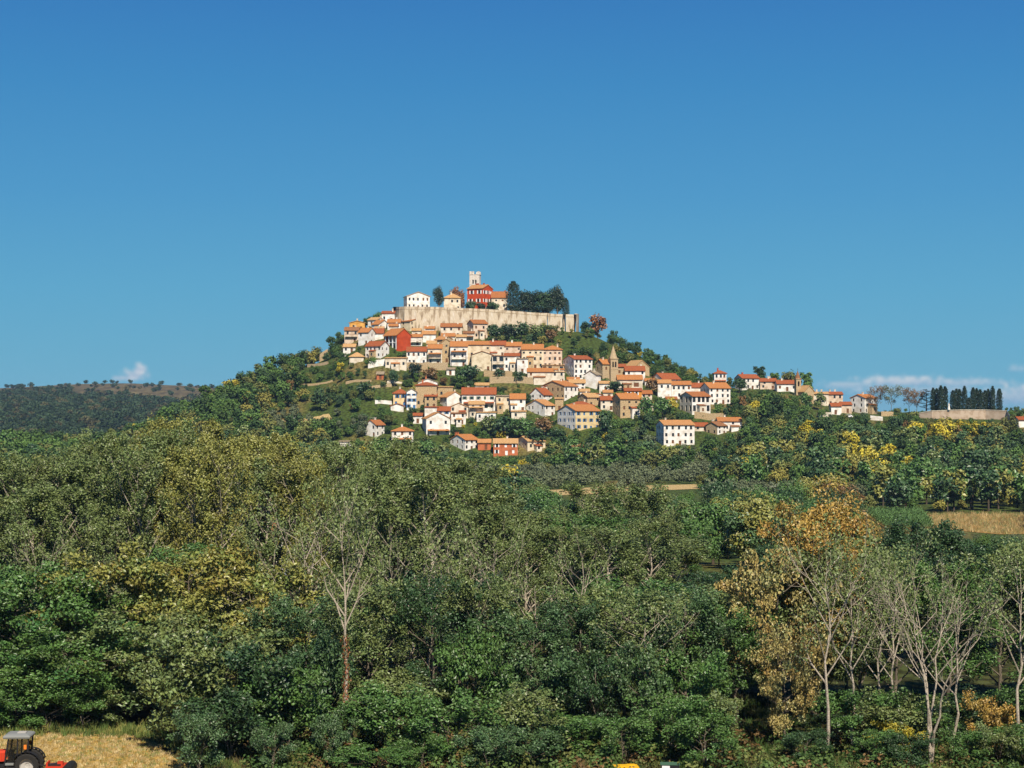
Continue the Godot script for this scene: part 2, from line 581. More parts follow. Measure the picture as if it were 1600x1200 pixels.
# a tree with trunk, limbs and boughs; leaves grow round their ends
func grow(sd: int, h: float, r: float, crown0: float, limbs: int, leaves: int, l: float, o := {}) -> Array:
	var r0 := rng.seed
	var s0 := rng.state
	rng.seed = sd
	var wood := MB.new()
	var lv := MB.new()
	var tips := []
	var stem_line := []
	var thick: float = o.get("thick", 0.016) * h
	var stems: int = o.get("stems", 1)
	var upward: float = o.get("up", 0.7)
	for s in stems:
		var lean := Vector3(rnd(-1, 1), 0, rnd(-1, 1)) * (0.05 if stems == 1 else 0.22) * h
		var hh := h * (1.0 if s == 0 else rnd(0.75, 0.98))
		var pts := []
		var rad := []
		for i in 9:
			var t := i / 8.0
			pts.append(Vector3(0, -0.4 if i == 0 else 0.0, 0) + Vector3.UP * hh * t * 0.96 + lean * pow(t, 1.2) + Vector3(rnd(-1, 1), 0, rnd(-1, 1)) * 0.016 * h * (1.0 if i > 0 else 0.0))
			rad.append(lerpf(thick * (1.0 if stems == 1 else 0.65), 0.02, pow(t, 0.75)))
		wood.tube(pts, rad, 7)
		if s == 0:
			stem_line = pts
		tips.append([pts[8], 0.8])
		var nl := int(ceil(limbs / float(stems)))
		for i in nl:
			var t := lerpf(crown0, 0.95, (i + rng.randf()) / nl)
			var f := t * 8.0
			var k := mini(int(f), 7)
			var start: Vector3 = pts[k].lerp(pts[k + 1], f - k)
			var az := i * 2.4 + s * 1.1 + rnd(-0.5, 0.5)
			var q := (t - crown0) / (1.0 - crown0)
			var reach: float = r * (0.45 + 0.6 * sin(PI * clampf(q * 0.8 + 0.12, 0.0, 1.0))) * rnd(0.7, 1.15) * (1.0 if stems == 1 else 0.8)
			var out := Vector3(cos(az), 0, sin(az))
			var rise := upward * rnd(0.7, 1.3)
			var end := start + out * reach + Vector3.UP * reach * rise
			end.y = minf(end.y, h * 1.02)
			var mid := start.lerp(end, 0.5) + out * reach * 0.1 + ball() * reach * 0.09
			var q3 := mid.lerp(end, 0.55) + ball() * reach * 0.07
			var lr: float = lerpf(rad[k], rad[k + 1], f - k) * 0.55 + 0.012
			wood.tube([start, mid, q3, end], [lr, lr * 0.7, lr * 0.45, 0.012], 5)
			tips.append([end, 1.0]); tips.append([q3, 0.9])
			for m in int(o.get("boughs", 4)):
				var sp := mid.lerp(end, rnd(-0.2, 0.8))
				var e2 := sp + (out * rnd(0.1, 0.8) + ball() * 0.75 + Vector3.UP * upward * 0.5) * reach * 0.5
				var mm := sp.lerp(e2, 0.5) + ball() * reach * 0.06
				wood.tube([sp, mm, e2], [lr * 0.42, lr * 0.28, 0.008], 4)
				tips.append([e2, 1.0])
				for w in int(o.get("twigs", 0)):
					var e3 := e2 + (ball() * 0.6 + (e2 - sp).normalized() * 0.6 + Vector3.UP * 0.5) * reach * 0.3
					var st := mm.lerp(e2, rnd(0.2, 1.0))
					wood.tube([st, st.lerp(e3, 0.5) + ball() * 0.06, e3], [lr * 0.24, lr * 0.16, 0.006], 3)
					tips.append([e3, 0.8])
	var cr: float = o.get("clump", 0.30) * r
	var flat: float = o.get("flat", 0.8)
	if leaves > 0:
		var each := int(leaves / float(tips.size()))
		for tp in tips:
			if rng.randf() < o.get("bare", 0.0):
				continue
			var rc: float = cr * rnd(0.6, 1.4) * tp[1]
			var tone := rnd(0.65, 1.3)
			var hue: float = rnd(-1.0, 1.0) * o.get("hue", 0.13)
			for i in each:
				var dir := ball()
				var at: Vector3 = tp[0] + Vector3(dir.x, dir.y * flat, dir.z) * rc * pow(rng.randf(), 0.38)
				if at.y < 0.1:
					continue
				var nn := (dir * 0.5 + Vector3.UP * 0.45 + ball() * 0.9).normalized()
				var t := tone * rnd(0.55, 1.45)
				lv.col = Color(t * (1.0 + hue), t, t * (1.0 - hue * 0.6))
				lv.leaf(at, nn.cross(ball()).normalized(), nn, l * rnd(0.65, 1.3), l * rnd(0.5, 0.75))
	rng.seed = r0
	rng.state = s0
	return [wood.mesh(), lv.mesh(true) if leaves > 0 else null, stem_line]

func put_tree(called: String, kind: Array, at: Vector3, turn: float, scale: Vector3, leaf: String, bark: String, label: String, group: String, category := "tree") -> Node3D:
	var t := thing(called, at, turn, label, category, group)
	t.scale = scale
	if kind[0]:
		part("trunk", kind[0], mats[bark], t)
	if kind[1]:
		part("crown", kind[1], mats[leaf], t)
	return t

# ------------------------------------------------------------------ walls of the town
const RAMPART := [[640, 480.5, 985], [622, 480.5, 968], [617.5, 480, 950], [619, 479.5, 941], [624, 479.2, 936], [632, 479, 933], [650, 479, 932], [680, 479.6, 932], [710, 480.5, 932], [740, 482, 932], [770, 483.6, 932.5], [800, 485.6, 933], [830, 487.8, 933.5], [855, 489.4, 934], [856, 489.6, 933.4], [880, 491, 934], [883, 491.5, 934], [884, 491, 931.5], [896.5, 491.5, 932], [899.5, 490.5, 936], [901, 491, 950], [897, 490, 985]]

func build_walls() -> void:
	var t := thing("town_wall", place(740, 482, 932) * Vector3(1, 0, 1) + Vector3(0, 45, 0), 0.0, "long pale stone rampart with a rounded bastion crowning the hill", "wall")
	var b := MB.new()
	var cap := MB.new()
	var path := []
	for p in RAMPART:
		path.append(place(p[0], p[1], p[2]) - t.position)
	for i in path.size() - 1:
		var p: Vector3 = path[i]
		var q: Vector3 = path[i + 1]
		var steps := maxi(1, int((q - p).length() / 4.0))
		for k in steps:
			var a := p.lerp(q, k / float(steps))
			var c := p.lerp(q, (k + 1) / float(steps))
			var out := (c - a).cross(Vector3.UP).normalized() * -1.0
			if out.z < 0.0 and absf(out.z) > 0.3:
				out = -out
			var foot := Vector3(0, -19.0, 0)
			var oa := out * 2.0
			var ua := a + Vector3(0, bumps.get_noise_1d(a.x * 9.0) * 0.25, 0)
			var uc := c + Vector3(0, bumps.get_noise_1d(c.x * 9.0) * 0.25, 0)
			b.quad(a + foot + oa, ua, uc, c + foot + oa)
			b.quad(c + foot - out * 1.2, uc - out * 1.2, ua - out * 1.2, a + foot - out * 1.2)
			b.quad(ua, ua - out * 1.2, uc - out * 1.2, uc)
	part("masonry", b.mesh(), mats.rampart, t)
	# moulded string course a little below the parapet
	for i in range(3, path.size() - 4):
		var p: Vector3 = path[i]
		var q: Vector3 = path[i + 1]
		if (q - p).length() < 2.5:
			continue
		var dir := (q - p).normalized()
		var out := dir.cross(Vector3.UP).normalized() * -1.0
		if out.z < 0.0:
			out = -out
		var mid := p.lerp(q, 0.5) + Vector3(0, -1.3, 0) + out * 0.16
		cap.box(mid, Vector3((q - p).length(), 0.22, 0.16), Basis(dir, Vector3.UP, out))
	part("string_course", cap.mesh(), mats.greystone, t)
	# level ground inside the walls
	var pl := PackedVector2Array()
	for p in path:
		pl.append(Vector2(p.x, p.z))
	var pb := MB.new()
	var tr := Geometry2D.triangulate_polygon(pl)
	for i in range(0, tr.size(), 3):
		var w := []
		for k in 3:
			var p: Vector3 = path[tr[i + k]]
			w.append(p + t.position - Vector3(0, 1.0, 0))
		if (w[2] - w[0]).cross(w[1] - w[0]).y < 0.0:
			w.reverse()
		pb.tri(w[0], w[1], w[2])
	tag(part("terrace_ground", pb.mesh(), mats.track, self), "level ground inside the town wall", "", "", "structure")
	keep.append([618, 898, 478, 505, 930])

# height of the level ground inside the walls
func inside(px: float, d: float) -> Vector3:
	var y := EYE + (HZ - (table(RAMPART.slice(3), px) + 3.0)) / PX * 932.0
	return Vector3((px - 800.0) / PX * d, y, -d)

# ------------------------------------------------------------------ houses
# a wall face with real openings: bl is its lower left corner seen from outside
func face(b: MB, bl: Vector3, ux: Vector3, w: float, h: float, holes: Array, depth := 0.22) -> void:
	var n := ux.cross(Vector3.UP)
	var xs := [0.0, w]
	var ys := [0.0, h]
	for r in holes:
		xs.append_array([r.position.x, r.end.x])
		ys.append_array([r.position.y, r.end.y])
	xs.sort()
	ys.sort()
	var at := func(x: float, y: float) -> Vector3: return bl + ux * x + Vector3.UP * y
	for i in xs.size() - 1:
		if xs[i + 1] - xs[i] < 0.001:
			continue
		for k in ys.size() - 1:
			if ys[k + 1] - ys[k] < 0.001:
				continue
			var mid := Vector2((xs[i] + xs[i + 1]) * 0.5, (ys[k] + ys[k + 1]) * 0.5)
			var open := false
			for r in holes:
				if r.has_point(mid):
					open = true
			if not open:
				b.quad(at.call(xs[i], ys[k]), at.call(xs[i], ys[k + 1]), at.call(xs[i + 1], ys[k + 1]), at.call(xs[i + 1], ys[k]))
	for r in holes:
		var p0: Vector3 = at.call(r.position.x, r.position.y)
		var p1: Vector3 = at.call(r.position.x, r.end.y)
		var p2: Vector3 = at.call(r.end.x, r.end.y)
		var p3: Vector3 = at.call(r.end.x, r.position.y)
		var k: Vector3 = -n * depth
		b.quad(p0, p0 + k, p1 + k, p1)
		b.quad(p1, p1 + k, p2 + k, p2)
		b.quad(p2, p2 + k, p3 + k, p3)
		b.quad(p3, p3 + k, p0 + k, p0)

func windows_for(w: float, h: float, o: Dictionary, door: bool) -> Array:
	var rows: int = o.get("rows", maxi(1, int(h / 2.9)))
	var cols: int = o.get("cols", maxi(1, int(w / 2.9)))
	var ww: float = o.get("ww", 1.0)
	var wh: float = o.get("wh", 1.45)
	var out := []
	if w < 2.2 or h < 2.0 or rows == 0 or cols == 0:
		return out
	var fh := h / rows
	wh = minf(wh, fh * 0.66)
	ww = minf(ww, w / cols * 0.62)
	for r in rows:
		for c in cols:
			if rng.randf() < o.get("skip", 0.14):
				continue
			var x := (c + 0.5) * w / cols - ww * 0.5 + rnd(-0.12, 0.12) * w / cols
			var y := fh * r + fh * 0.36
			if door and r == 0 and c == cols / 2:
				out.append(Rect2(x, 0.08, ww * 1.15, minf(2.1, fh * 0.8)))
			else:
				var small: float = 0.6 if r == rows - 1 and rows > 2 and o.get("attic", true) else 1.0
				out.append(Rect2(x, y, ww, wh * small))
	return out

func fit_windows(t: Node3D, bl: Vector3, ux: Vector3, holes: Array, o: Dictionary) -> void:
	var n := ux.cross(Vector3.UP)
	var turn := Basis(ux, Vector3.UP, n)
	for r in holes:
		var is_door: bool = r.position.y < 0.1
		var closed: bool = is_door or rng.randf() < o.get("closed", 0.12)
		var c: Vector2 = r.get_center()
		var w := part("door" if is_door else "window", unit_box, mats[o.get("shut", "shutter_brown")] if closed else mats.glass, t)
		w.transform = Transform3D(turn * Basis.from_scale(Vector3(r.size.x, r.size.y, 0.08)), bl + ux * c.x + Vector3.UP * c.y - n * 0.2)
		if o.has("shut") and not is_door and not closed:
			for s in [-1.0, 1.0]:
				var p := part("shutter", unit_box, mats[o.shut], t)
				p.transform = Transform3D(turn * Basis.from_scale(Vector3(r.size.x * 0.46, r.size.y, 0.05)), bl + ux * (c.x + s * r.size.x * 0.74) + Vector3.UP * c.y + n * 0.04)

func house(label: String, x0: float, split: float, x1: float, yb: float, ye: float, yr: float, phi: float, kind: String, wall: String, roof: String, o := {}) -> Node3D:
	var mid := (x0 + x1) * 0.5
	var at: Vector3
	if o.has("inside"):
		at = inside(mid, o.inside)
	elif o.has("d"):
		at = place(mid, yb, o.d)
	else:
		at = spot(mid, yb)
	var s := -at.z
	var m := s / PX                        # metres per pixel there
	var f := deg_to_rad(phi)
	var wd: float
	var dp: float
	if phi == 0.0:
		wd = (x1 - x0) * m
		dp = o.get("depth", clampf(wd * 0.9, 6.0, 9.5))
	elif phi > 0.0:
		wd = (x1 - split) * m / cos(f)
		dp = (split - x0) * m / sin(f)
	else:
		wd = (split - x0) * m / cos(f)
		dp = (x1 - split) * m / sin(-f)
	var h := (yb - ye) * m
	var rise := maxf((ye - yr) * m - 0.3, 0.3)
	if o.has("inside"):
		h = EYE + (HZ - ye) / PX * s - at.y
	var back := (wd * absf(sin(f)) + dp * cos(f)) * 0.5
	var c := Vector3(at.x * (s + back * 0.9) / s, at.y, -(s + back * 0.9))
	var t := thing(o.get("name", "house"), c, f, label, o.get("cat", "house"), o.get("group", "houses of the hill town"))
	built_on.append([c.x, c.z, maxf(wd, dp) * 0.55 + 0.5])
	keep.append([x0, x1, yr, yb, s])
	var hx := wd * 0.5
	var hz := dp * 0.5
	var low := -7.0
	var b := MB.new()
	var sb := MB.new()
	var fh := windows_for(wd, h, o, o.get("door", true))
	if o.get("porch", false):
		fh = [Rect2(0.5, 0.4, wd - 1.0, h - 0.9)]
	# four faces, above ground with openings and a plain footing below
	var sides := [[Vector3(-hx, 0, hz), Vector3.RIGHT, wd, fh], [Vector3(hx, 0, hz), Vector3.FORWARD, dp, []], [Vector3(hx, 0, -hz), Vector3.LEFT, wd, []], [Vector3(-hx, 0, -hz), Vector3.BACK, dp, []]]
	var so := o.duplicate()
	so.erase("cols")
	for k in [1, 3]:
		if not o.get("blind", false):
			sides[k][3] = windows_for(dp, h, so, false)
	for k in 4:
		var q = sides[k]
		var tgt := sb if o.has("side") and k % 2 == 1 else b
		face(tgt, q[0], q[1], q[2], h, q[3], 3.0 if k == 0 and o.get("porch", false) else 0.22)
		tgt.quad(q[0] + Vector3(0, low, 0), q[0], q[0] + q[1] * q[2], q[0] + q[1] * q[2] + Vector3(0, low, 0))
	var up := Vector3(0, h, 0)
	var rr := Vector3(0, rise, 0)
	if kind == "x":
		(sb if o.has("side") else b).tri(Vector3(hx, h, hz), Vector3(hx, h + rise, 0), Vector3(hx, h, -hz))
		(sb if o.has("side") else b).tri(Vector3(-hx, h, -hz), Vector3(-hx, h + rise, 0), Vector3(-hx, h, hz))
	elif kind == "z":
		b.tri(Vector3(-hx, h, hz), Vector3(0, h + rise, hz), Vector3(hx, h, hz))
		b.tri(Vector3(hx, h, -hz), Vector3(0, h + rise, -hz), Vector3(-hx, h, -hz))
	elif kind == "f":
		b.tri(Vector3(hx, h, hz), Vector3(hx, h + rise, -hz), Vector3(hx, h, -hz))
		b.tri(Vector3(-hx, h, -hz), Vector3(-hx, h + rise, -hz), Vector3(-hx, h, hz))
		b.quad(Vector3(hx, h, -hz), Vector3(hx, h + rise, -hz), Vector3(-hx, h + rise, -hz), Vector3(-hx, h, -hz))
	part("wall", b.mesh(), mats[wall], t)
	if sb.v.size():
		part("side_wall", sb.mesh(), mats[o.get("side", wall)], t)
	if o.get("porch", false):
		var back_m := MB.new()
		back_m.box(Vector3(0, h * 0.5, hz - 3.0), Vector3(wd - 1.0, h - 0.6, 0.1))
		part("porch_wall", back_m.mesh(), mats.cream, t)
		for k in 4:
			var col := part("column", unit_box, mats.white_paint, t)
			col.transform = Transform3D(Basis.from_scale(Vector3(0.45, h - 0.9, 0.4)), Vector3(-hx + 0.9 + k * (wd - 1.8) / 3.0, h * 0.5 - 0.05, hz - 0.1))
		var beam := part("beam", unit_box, mats.white_paint, t)
		beam.transform = Transform3D(Basis.from_scale(Vector3(wd - 1.0, 0.3, 0.3)), Vector3(0, h * 0.5, hz - 0.15))
	else:
		fit_windows(t, sides[0][0], sides[0][1], fh, o)
	for k in [1, 3]:
		fit_windows(t, sides[k][0], sides[k][1], sides[k][3], so)
	# roof
	var rb := MB.new()
	var e: float = o.get("eave", 0.5)
	var g := 0.3
	var th := 0.28
	var lift := Vector3(0, 0.06 + th, 0)
	if kind == "x":
		var dy := rise * e / hz
		rb.slab(Vector3(-hx - g, h - dy, hz + e) + lift, Vector3(-hx - g, h + rise, 0) + lift, Vector3(hx + g, h + rise, 0) + lift, Vector3(hx + g, h - dy, hz + e) + lift, th)
		rb.slab(Vector3(hx + g, h - dy, -hz - e) + lift, Vector3(hx + g, h + rise, 0) + lift, Vector3(-hx - g, h + rise, 0) + lift, Vector3(-hx - g, h - dy, -hz - e) + lift, th)
		rb.tube([Vector3(-hx - g, h + rise + th + 0.06, 0), Vector3(hx + g, h + rise + th + 0.06, 0)], [0.16, 0.16], 6)
	elif kind == "z":
		var dy := rise * e / hx
		rb.slab(Vector3(hx + e, h - dy, hz + g) + lift, Vector3(0, h + rise, hz + g) + lift, Vector3(0, h + rise, -hz - g) + lift, Vector3(hx + e, h - dy, -hz - g) + lift, th)
		rb.slab(Vector3(-hx - e, h - dy, -hz - g) + lift, Vector3(0, h + rise, -hz - g) + lift, Vector3(0, h + rise, hz + g) + lift, Vector3(-hx - e, h - dy, hz + g) + lift, th)
	elif kind == "h":
		var run := minf(hx, hz)
		var p := [Vector3(-hx - e, h, hz + e), Vector3(hx + e, h, hz + e), Vector3(hx + e, h, -hz - e), Vector3(-hx - e, h, -hz - e)]
		var r1 := Vector3(-(hx - run), h + rise, -(hz - run) if hz > hx else 0.0)
		var r2 := Vector3(hx - run, h + rise, hz - run if hz > hx else 0.0)
		for k in 4:
			p[k] += Vector3(0, 0.28, 0)
		r1.y += 0.28
		r2.y += 0.28
		if hz > hx:
			rb.tri(p[0], r2, p[1]); rb.quad(p[1], r2, r1, p[2]); rb.tri(p[2], r1, p[3]); rb.quad(p[3], r1, r2, p[0])
		else:
			rb.quad(p[0], r1, r2, p[1]); rb.tri(p[1], r2, p[2]); rb.quad(p[2], r2, r1, p[3]); rb.tri(p[3], r1, p[0])
		rb.box(Vector3(0, h + 0.15, 0), Vector3(wd + e * 2.0, 0.25, dp + e * 2.0))
	else:
		rb.slab(Vector3(-hx - 0.3, h, hz + 0.4) + lift, Vector3(-hx - 0.3, h + rise, -hz - 0.2) + lift, Vector3(hx + 0.3, h + rise, -hz - 0.2) + lift, Vector3(hx + 0.3, h, hz + 0.4) + lift, th)
	var tone := roof
	if roof == "roof_orange":
		tone = ["roof_orange", "roof_pale_orange", "roof_dark_orange", "roof_orange"][rng.randi_range(0, 3)]
	var rf := part("roof", rb.mesh(), mats[tone], t)
	for k in int(o.get("chim", 1)):
		var cm := MB.new()
		var x := rnd(-0.38, 0.38) * wd
		var z := rnd(-0.3, 0.1) * dp
		cm.box(Vector3(x, h + rise * 0.75 + 0.7, z), Vector3(0.7, 1.7, 0.6))
		cm.box(Vector3(x, h + rise * 0.75 + 1.7, z), Vector3(0.95, 0.16, 0.85))
		part("chimney", cm.mesh(), mats[o.get("chimc", "cream")], rf)
	if wd > 6.5 and h > 4.0 and not o.get("porch", false) and not o.has("awning") and not o.has("balcony") and not o.has("inside") and rng.randf() < 0.42:
		var aw := wd * rnd(0.28, 0.45)
		var ah := h * rnd(0.4, 0.62)
		var ax := rnd(-0.5, 0.5) * (wd - aw)
		var ad := rnd(1.6, 3.0)
		var xm := MB.new()
		var p0 := Vector3(ax - aw * 0.5, 0, hz + ad)
		var ho := windows_for(aw, ah, {"rows": 1, "cols": 1, "skip": 0.2}, false)
		face(xm, p0, Vector3.RIGHT, aw, ah, ho)
		xm.quad(p0 + Vector3(0, low, 0), p0, p0 + Vector3(aw, 0, 0), p0 + Vector3(aw, low, 0))
		xm.quad(p0 + Vector3(aw, low, 0), p0 + Vector3(aw, ah, 0), p0 + Vector3(aw, ah + 0.5, -ad), p0 + Vector3(aw, low, -ad))
		xm.quad(p0 + Vector3(0, low, -ad), p0 + Vector3(0, ah + 0.5, -ad), p0 + Vector3(0, ah, 0), p0 + Vector3(0, low, 0))
		var an := part("annex", xm.mesh(), mats[["white", "cream", "stone", wall][rng.randi_range(0, 3)]], t)
		fit_windows(an, p0, Vector3.RIGHT, ho, {})
		var xr := MB.new()
		xr.slab(p0 + Vector3(-0.25, ah + 0.16, 0.3), p0 + Vector3(-0.25, ah + 0.75, -ad + 0.02), p0 + Vector3(aw + 0.25, ah + 0.75, -ad + 0.02), p0 + Vector3(aw + 0.25, ah + 0.16, 0.3), 0.2)
		part("annex_roof", xr.mesh(), mats[["roof_orange", "roof_red", "roof_tan", "roof_brown"][rng.randi_range(0, 3)]], an)
	if o.has("balcony"):
		var y: float = h * o.balcony
		var bm := MB.new()
		bm.box(Vector3(0, y, hz + 0.7), Vector3(wd * 0.86, 0.18, 1.4))
		var bl := part("balcony", bm.mesh(), mats.cream, t)
		var rm := MB.new()
		for k in 13:
			rm.box(Vector3((k / 12.0 - 0.5) * wd * 0.84, y + 0.55, hz + 1.34), Vector3(0.07, 0.9, 0.07))
		rm.box(Vector3(0, y + 1.02, hz + 1.34), Vector3(wd * 0.86, 0.09, 0.12))
		part("railing", rm.mesh(), mats[o.get("rail", "dark_wood")], bl)
	if o.has("awning"):
		var y: float = h * o.awning
		var am := MB.new()
		am.slab(Vector3(-hx * 0.9, y - 0.5, hz + 1.6), Vector3(-hx * 0.9, y, hz + 0.02), Vector3(hx * 0.9, y, hz + 0.02), Vector3(hx * 0.9, y - 0.5, hz + 1.6), 0.16)
		part("lean_to_roof", am.mesh(), mats[roof], t)
		for sx in [-0.85, 0.85]:
			var post := part("post", unit_box, mats.dark_wood, t)
			post.transform = Transform3D(Basis.from_scale(Vector3(0.16, y - 0.6 + 5.0, 0.16)), Vector3(hx * sx, (y - 0.7 - 5.0) * 0.5, hz + 1.45))
	return t

func build_town() -> void:
	# inside the walls
	var tw := {"cat": "house", "inside": 948.0}
	house("white gabled house standing on the rounded bastion of the rampart", 630, 637, 672, 479, 463, 455.5, 14, "z", "white", "roof_tan", {"inside": 940.0, "rows": 2, "cols": 5, "skip": 0.0, "chim": 0, "ww": 0.9})
	house("low cream house with tan roof behind dark tree on rampart", 694, 694, 720, 479, 466, 458, 0, "h", "cream", "roof_tan", {"inside": 952.0, "chim": 1})
	house("bright red house with orange roof beside the stone tower", 730, 755, 770, 476, 450.5, 444, -33, "x", "red", "roof_orange", {"inside": 955.0, "rows": 3, "cols": 2, "skip": 0.0, "ww": 1.5, "wh": 1.8, "shut": "white_paint", "chim": 3, "chimc": "red", "attic": false})
	house("white house with stepped orange roof right of the red one", 768, 768, 793, 481, 465, 455, 0, "x", "cream", "roof_orange", {"inside": 958.0, "depth": 9.0, "chim": 2, "chimc": "brick"})
	bell_tower_keep()
	# upper left rows
	house("small ochre gabled house highest at the left end of town", 547, 547, 571, 515, 503, 499, 0, "z", "ochre", "roof_tan", {"chim": 1})
	house("tan rubble house below the ochre one at the town edge", 539, 539, 561, 536, 517, 511.5, 0, "x", "pink", "roof_brown", {"balcony": 0.5})
	house("white two storey house with orange roof near left town edge", 560, 577, 586, 539, 519, 512, -30, "x", "white", "roof_orange", {})
	house("narrow white house with red roof left of the big red barn", 577, 577, 600, 532, 521.5, 514, 0, "x", "white", "roof_red", {})
	house("white stepped house climbing to the bastion with tan roof", 575, 590, 600, 509, 500, 495.5, -30, "x", "white", "roof_tan", {})
	house("white house leaning on the bastion with slanting red roof edge", 597, 597, 617, 504, 490.5, 485, 0, "f", "white", "roof_red", {"rows": 1, "cols": 2})
	house("white wall house with orange roof under the climbing row", 581, 593, 608, 517, 507.5, 500, -42, "x", "white", "roof_orange", {})
	house("white house with dark windows beside cream one under bastion", 606, 606, 626, 516, 504.5, 499, 0, "x", "white", "roof_orange", {"chimc": "white"})
	house("cream house with orange roof right under the rampart's left end", 626, 642, 661, 518, 503, 498, -40, "x", "beige", "roof_orange", {"rows": 2})
	house("large red barn with open white posted porch and orange roof", 600, 622, 642, 549, 525, 514.5, -44, "x", "red", "roof_orange", {"name": "barn", "cat": "barn", "porch": true, "blind": true, "chim": 0, "door": false, "eave": 0.9})
	house("white house with red roof and two rows of arched windows", 571, 596, 608, 561, 541.5, 533.5, -32, "x", "white", "roof_red", {"rows": 2, "cols": 4, "skip": 0.0, "chim": 0, "wh": 1.3})
	house("white house with flowered balcony right of the red barn", 642, 642, 660, 541, 527.5, 523, 0, "x", "white", "roof_orange", {"balcony": 0.4})
	house("small white house with orange roof above the flowered balcony", 660, 660, 681, 536, 523.5, 518, 0, "x", "white", "roof_orange", {})
	house("plain white house with red roof below the red barn", 636, 636, 667, 573, 551, 543.5, 0, "x", "white", "roof_red", {"rows": 2, "cols": 4, "chim": 0})
	house("cream house with two dark loggias left of beige tall house", 669, 669, 691, 573, 546, 539.5, 0, "x", "cream", "roof_orange", {"balcony": 0.42, "awning": 0.75})
	house("narrow stone house squeezed between two balcony houses", 690, 690, 705, 568, 536, 530, 0, "z", "stone", "roof_tan", {})
	house("cream house with orange hip roof beneath the rampart", 689, 689, 722, 529, 511.5, 505.5, 0, "x", "cream", "roof_orange", {"rows": 2, "cols": 3, "skip": 0.0})
	house("grey stone house with gabled orange roof in upper rows", 679, 694, 708, 552, 532, 526, -40, "x", "greystone", "roof_orange", {})
	house("low cream house with tan gabled roof above stone house", 690, 690, 711, 537, 526, 521, 0, "x", "cream", "roof_orange", {"chim": 0})
	house("stone house with orange red roof against the rampart's middle", 730, 740, 762, 531, 506.5, 500, 22, "x", "pink", "roof_orange", {"rows": 2, "cols": 2, "skip": 0.0})
	house("little lean-to house with brown roof left of stone house", 724, 724, 741, 533, 521, 517.5, 0, "x", "cream", "roof_brown", {"awning": 0.7})
	house("white house with two dark balconies beside tall beige house", 704, 704, 731, 574, 543, 535, 0, "x", "white", "roof_orange", {"balcony": 0.35, "awning": 0.78})
	house("tall beige house with long orange roof in town middle", 731, 731, 767, 572, 541, 535, 0, "x", "beige", "roof_orange", {"rows": 3, "cols": 3, "skip": 0.3, "chim": 0})
	house("blank beige gable house in front of the tall beige house", 737, 737, 770, 581, 556.5, 550, 0, "z", "beige", "roof_brown", {"rows": 2, "cols": 2, "skip": 0.6, "chim": 0})
	house("cream row house with red brown roof in town middle", 766, 766, 790, 571, 541, 534.5, 0, "x", "cream", "roof_red", {"rows": 3, "cols": 2})
	house("cream row house with patched pink plaster and orange roof", 789, 789, 815, 569, 541.5, 535, 0, "x", "pink", "roof_orange", {"rows": 3, "cols": 3, "chimc": "white"})
	house("house with deep dark terrace under flat roof in town middle", 769, 769, 789, 582, 557, 555, 0, "f", "cream", "roof_brown", {"balcony": 0.5, "rows": 2, "cols": 2, "ww": 3.0, "wh": 2.2, "skip": 0.0, "chim": 0})
	house("small white house with red strip of roof below pink one", 788, 788, 812, 580, 557.5, 553, 0, "x", "white", "roof_red", {"rows": 2, "cols": 3, "chim": 0})
	house("white flat topped annex left of the yellowish long house", 808, 808, 825, 584, 562, 560, 0, "f", "white", "roof_grey", {"chim": 0, "rows": 2, "cols": 1})
	house("long beige house with orange roof and six upper windows", 815, 815, 849, 578, 547, 538.5, 0, "x", "beige", "roof_orange", {"rows": 3, "cols": 4, "skip": 0.05})
	house("beige end house with hipped orange roof beside green slope", 848, 848, 878, 576, 547, 539.5, 0, "h", "pink", "roof_orange", {"rows": 3, "cols": 4, "skip": 0.05})
	house("stone terrace house with four tall openings under end house", 847, 847, 881, 591, 573, 571.5, 0, "f", "greystone", "roof_tan", {"rows": 1, "cols": 4, "ww": 1.8, "wh": 3.0, "skip": 0.0, "chim": 0, "attic": false})
	house("large white house with red roof and four rows of windows", 880, 896, 925, 594, 562, 555.5, 20, "x", "white", "roof_red", {"rows": 4, "cols": 4, "skip": 0.05, "attic": false, "chimc": "white"})
	house("windowless white gabled house in front of dark trees", 913, 930, 939, 608, 586, 579.5, -30, "z", "white", "roof_grey", {"blind": true, "rows": 0, "chim": 1})
	house("cream stone house with red orange roof above the terraces", 824, 824, 864, 601, 583.5, 577.5, 0, "x", "cream", "roof_orange", {"rows": 2, "cols": 4, "skip": 0.3, "chim": 0})
	house("flat cream house with dark windows beside stone terrace", 863, 863, 882, 599, 582, 580, 0, "f", "cream", "roof_tan", {"rows": 2, "cols": 2})
	# middle rows
	house("white house with steep red roof slope in middle row", 827, 848, 863, 631, 617.5, 606.5, -38, "z", "white", "roof_red", {"rows": 2, "cols": 2})
	house("stone gabled house with white front and orange roof", 845, 881, 903, 629, 606.5, 597.5, 42, "x", "white", "roof_orange", {"side": "stone", "rows": 2})
	house("white house with tan roof left of blank white gable", 889, 889, 914, 613, 600, 594.5, 0, "x", "white", "roof_tan", {"rows": 2, "cols": 3})
	house("white gabled house with orange roof above the dark grove", 822, 851, 867, 652, 634.5, 625, 40, "x", "white", "roof_orange", {"rows": 2})
	house("big white house with two orange roof planes above grove", 871, 898, 938, 674, 643, 633, 34, "x", "yellow", "roof_orange", {"side": "white", "rows": 3, "cols": 4, "skip": 0.05, "shut": "shutter_blue", "attic": false})
	house("red hip roofed back wing behind big white house", 885, 885, 928, 652, 635, 627.5, 0, "h", "white", "roof_red", {"rows": 2})
	house("rubble stone house with tan roof above big white house", 903, 917, 938, 637, 621.5, 615, 30, "x", "stone", "roof_tan", {"rows": 2})
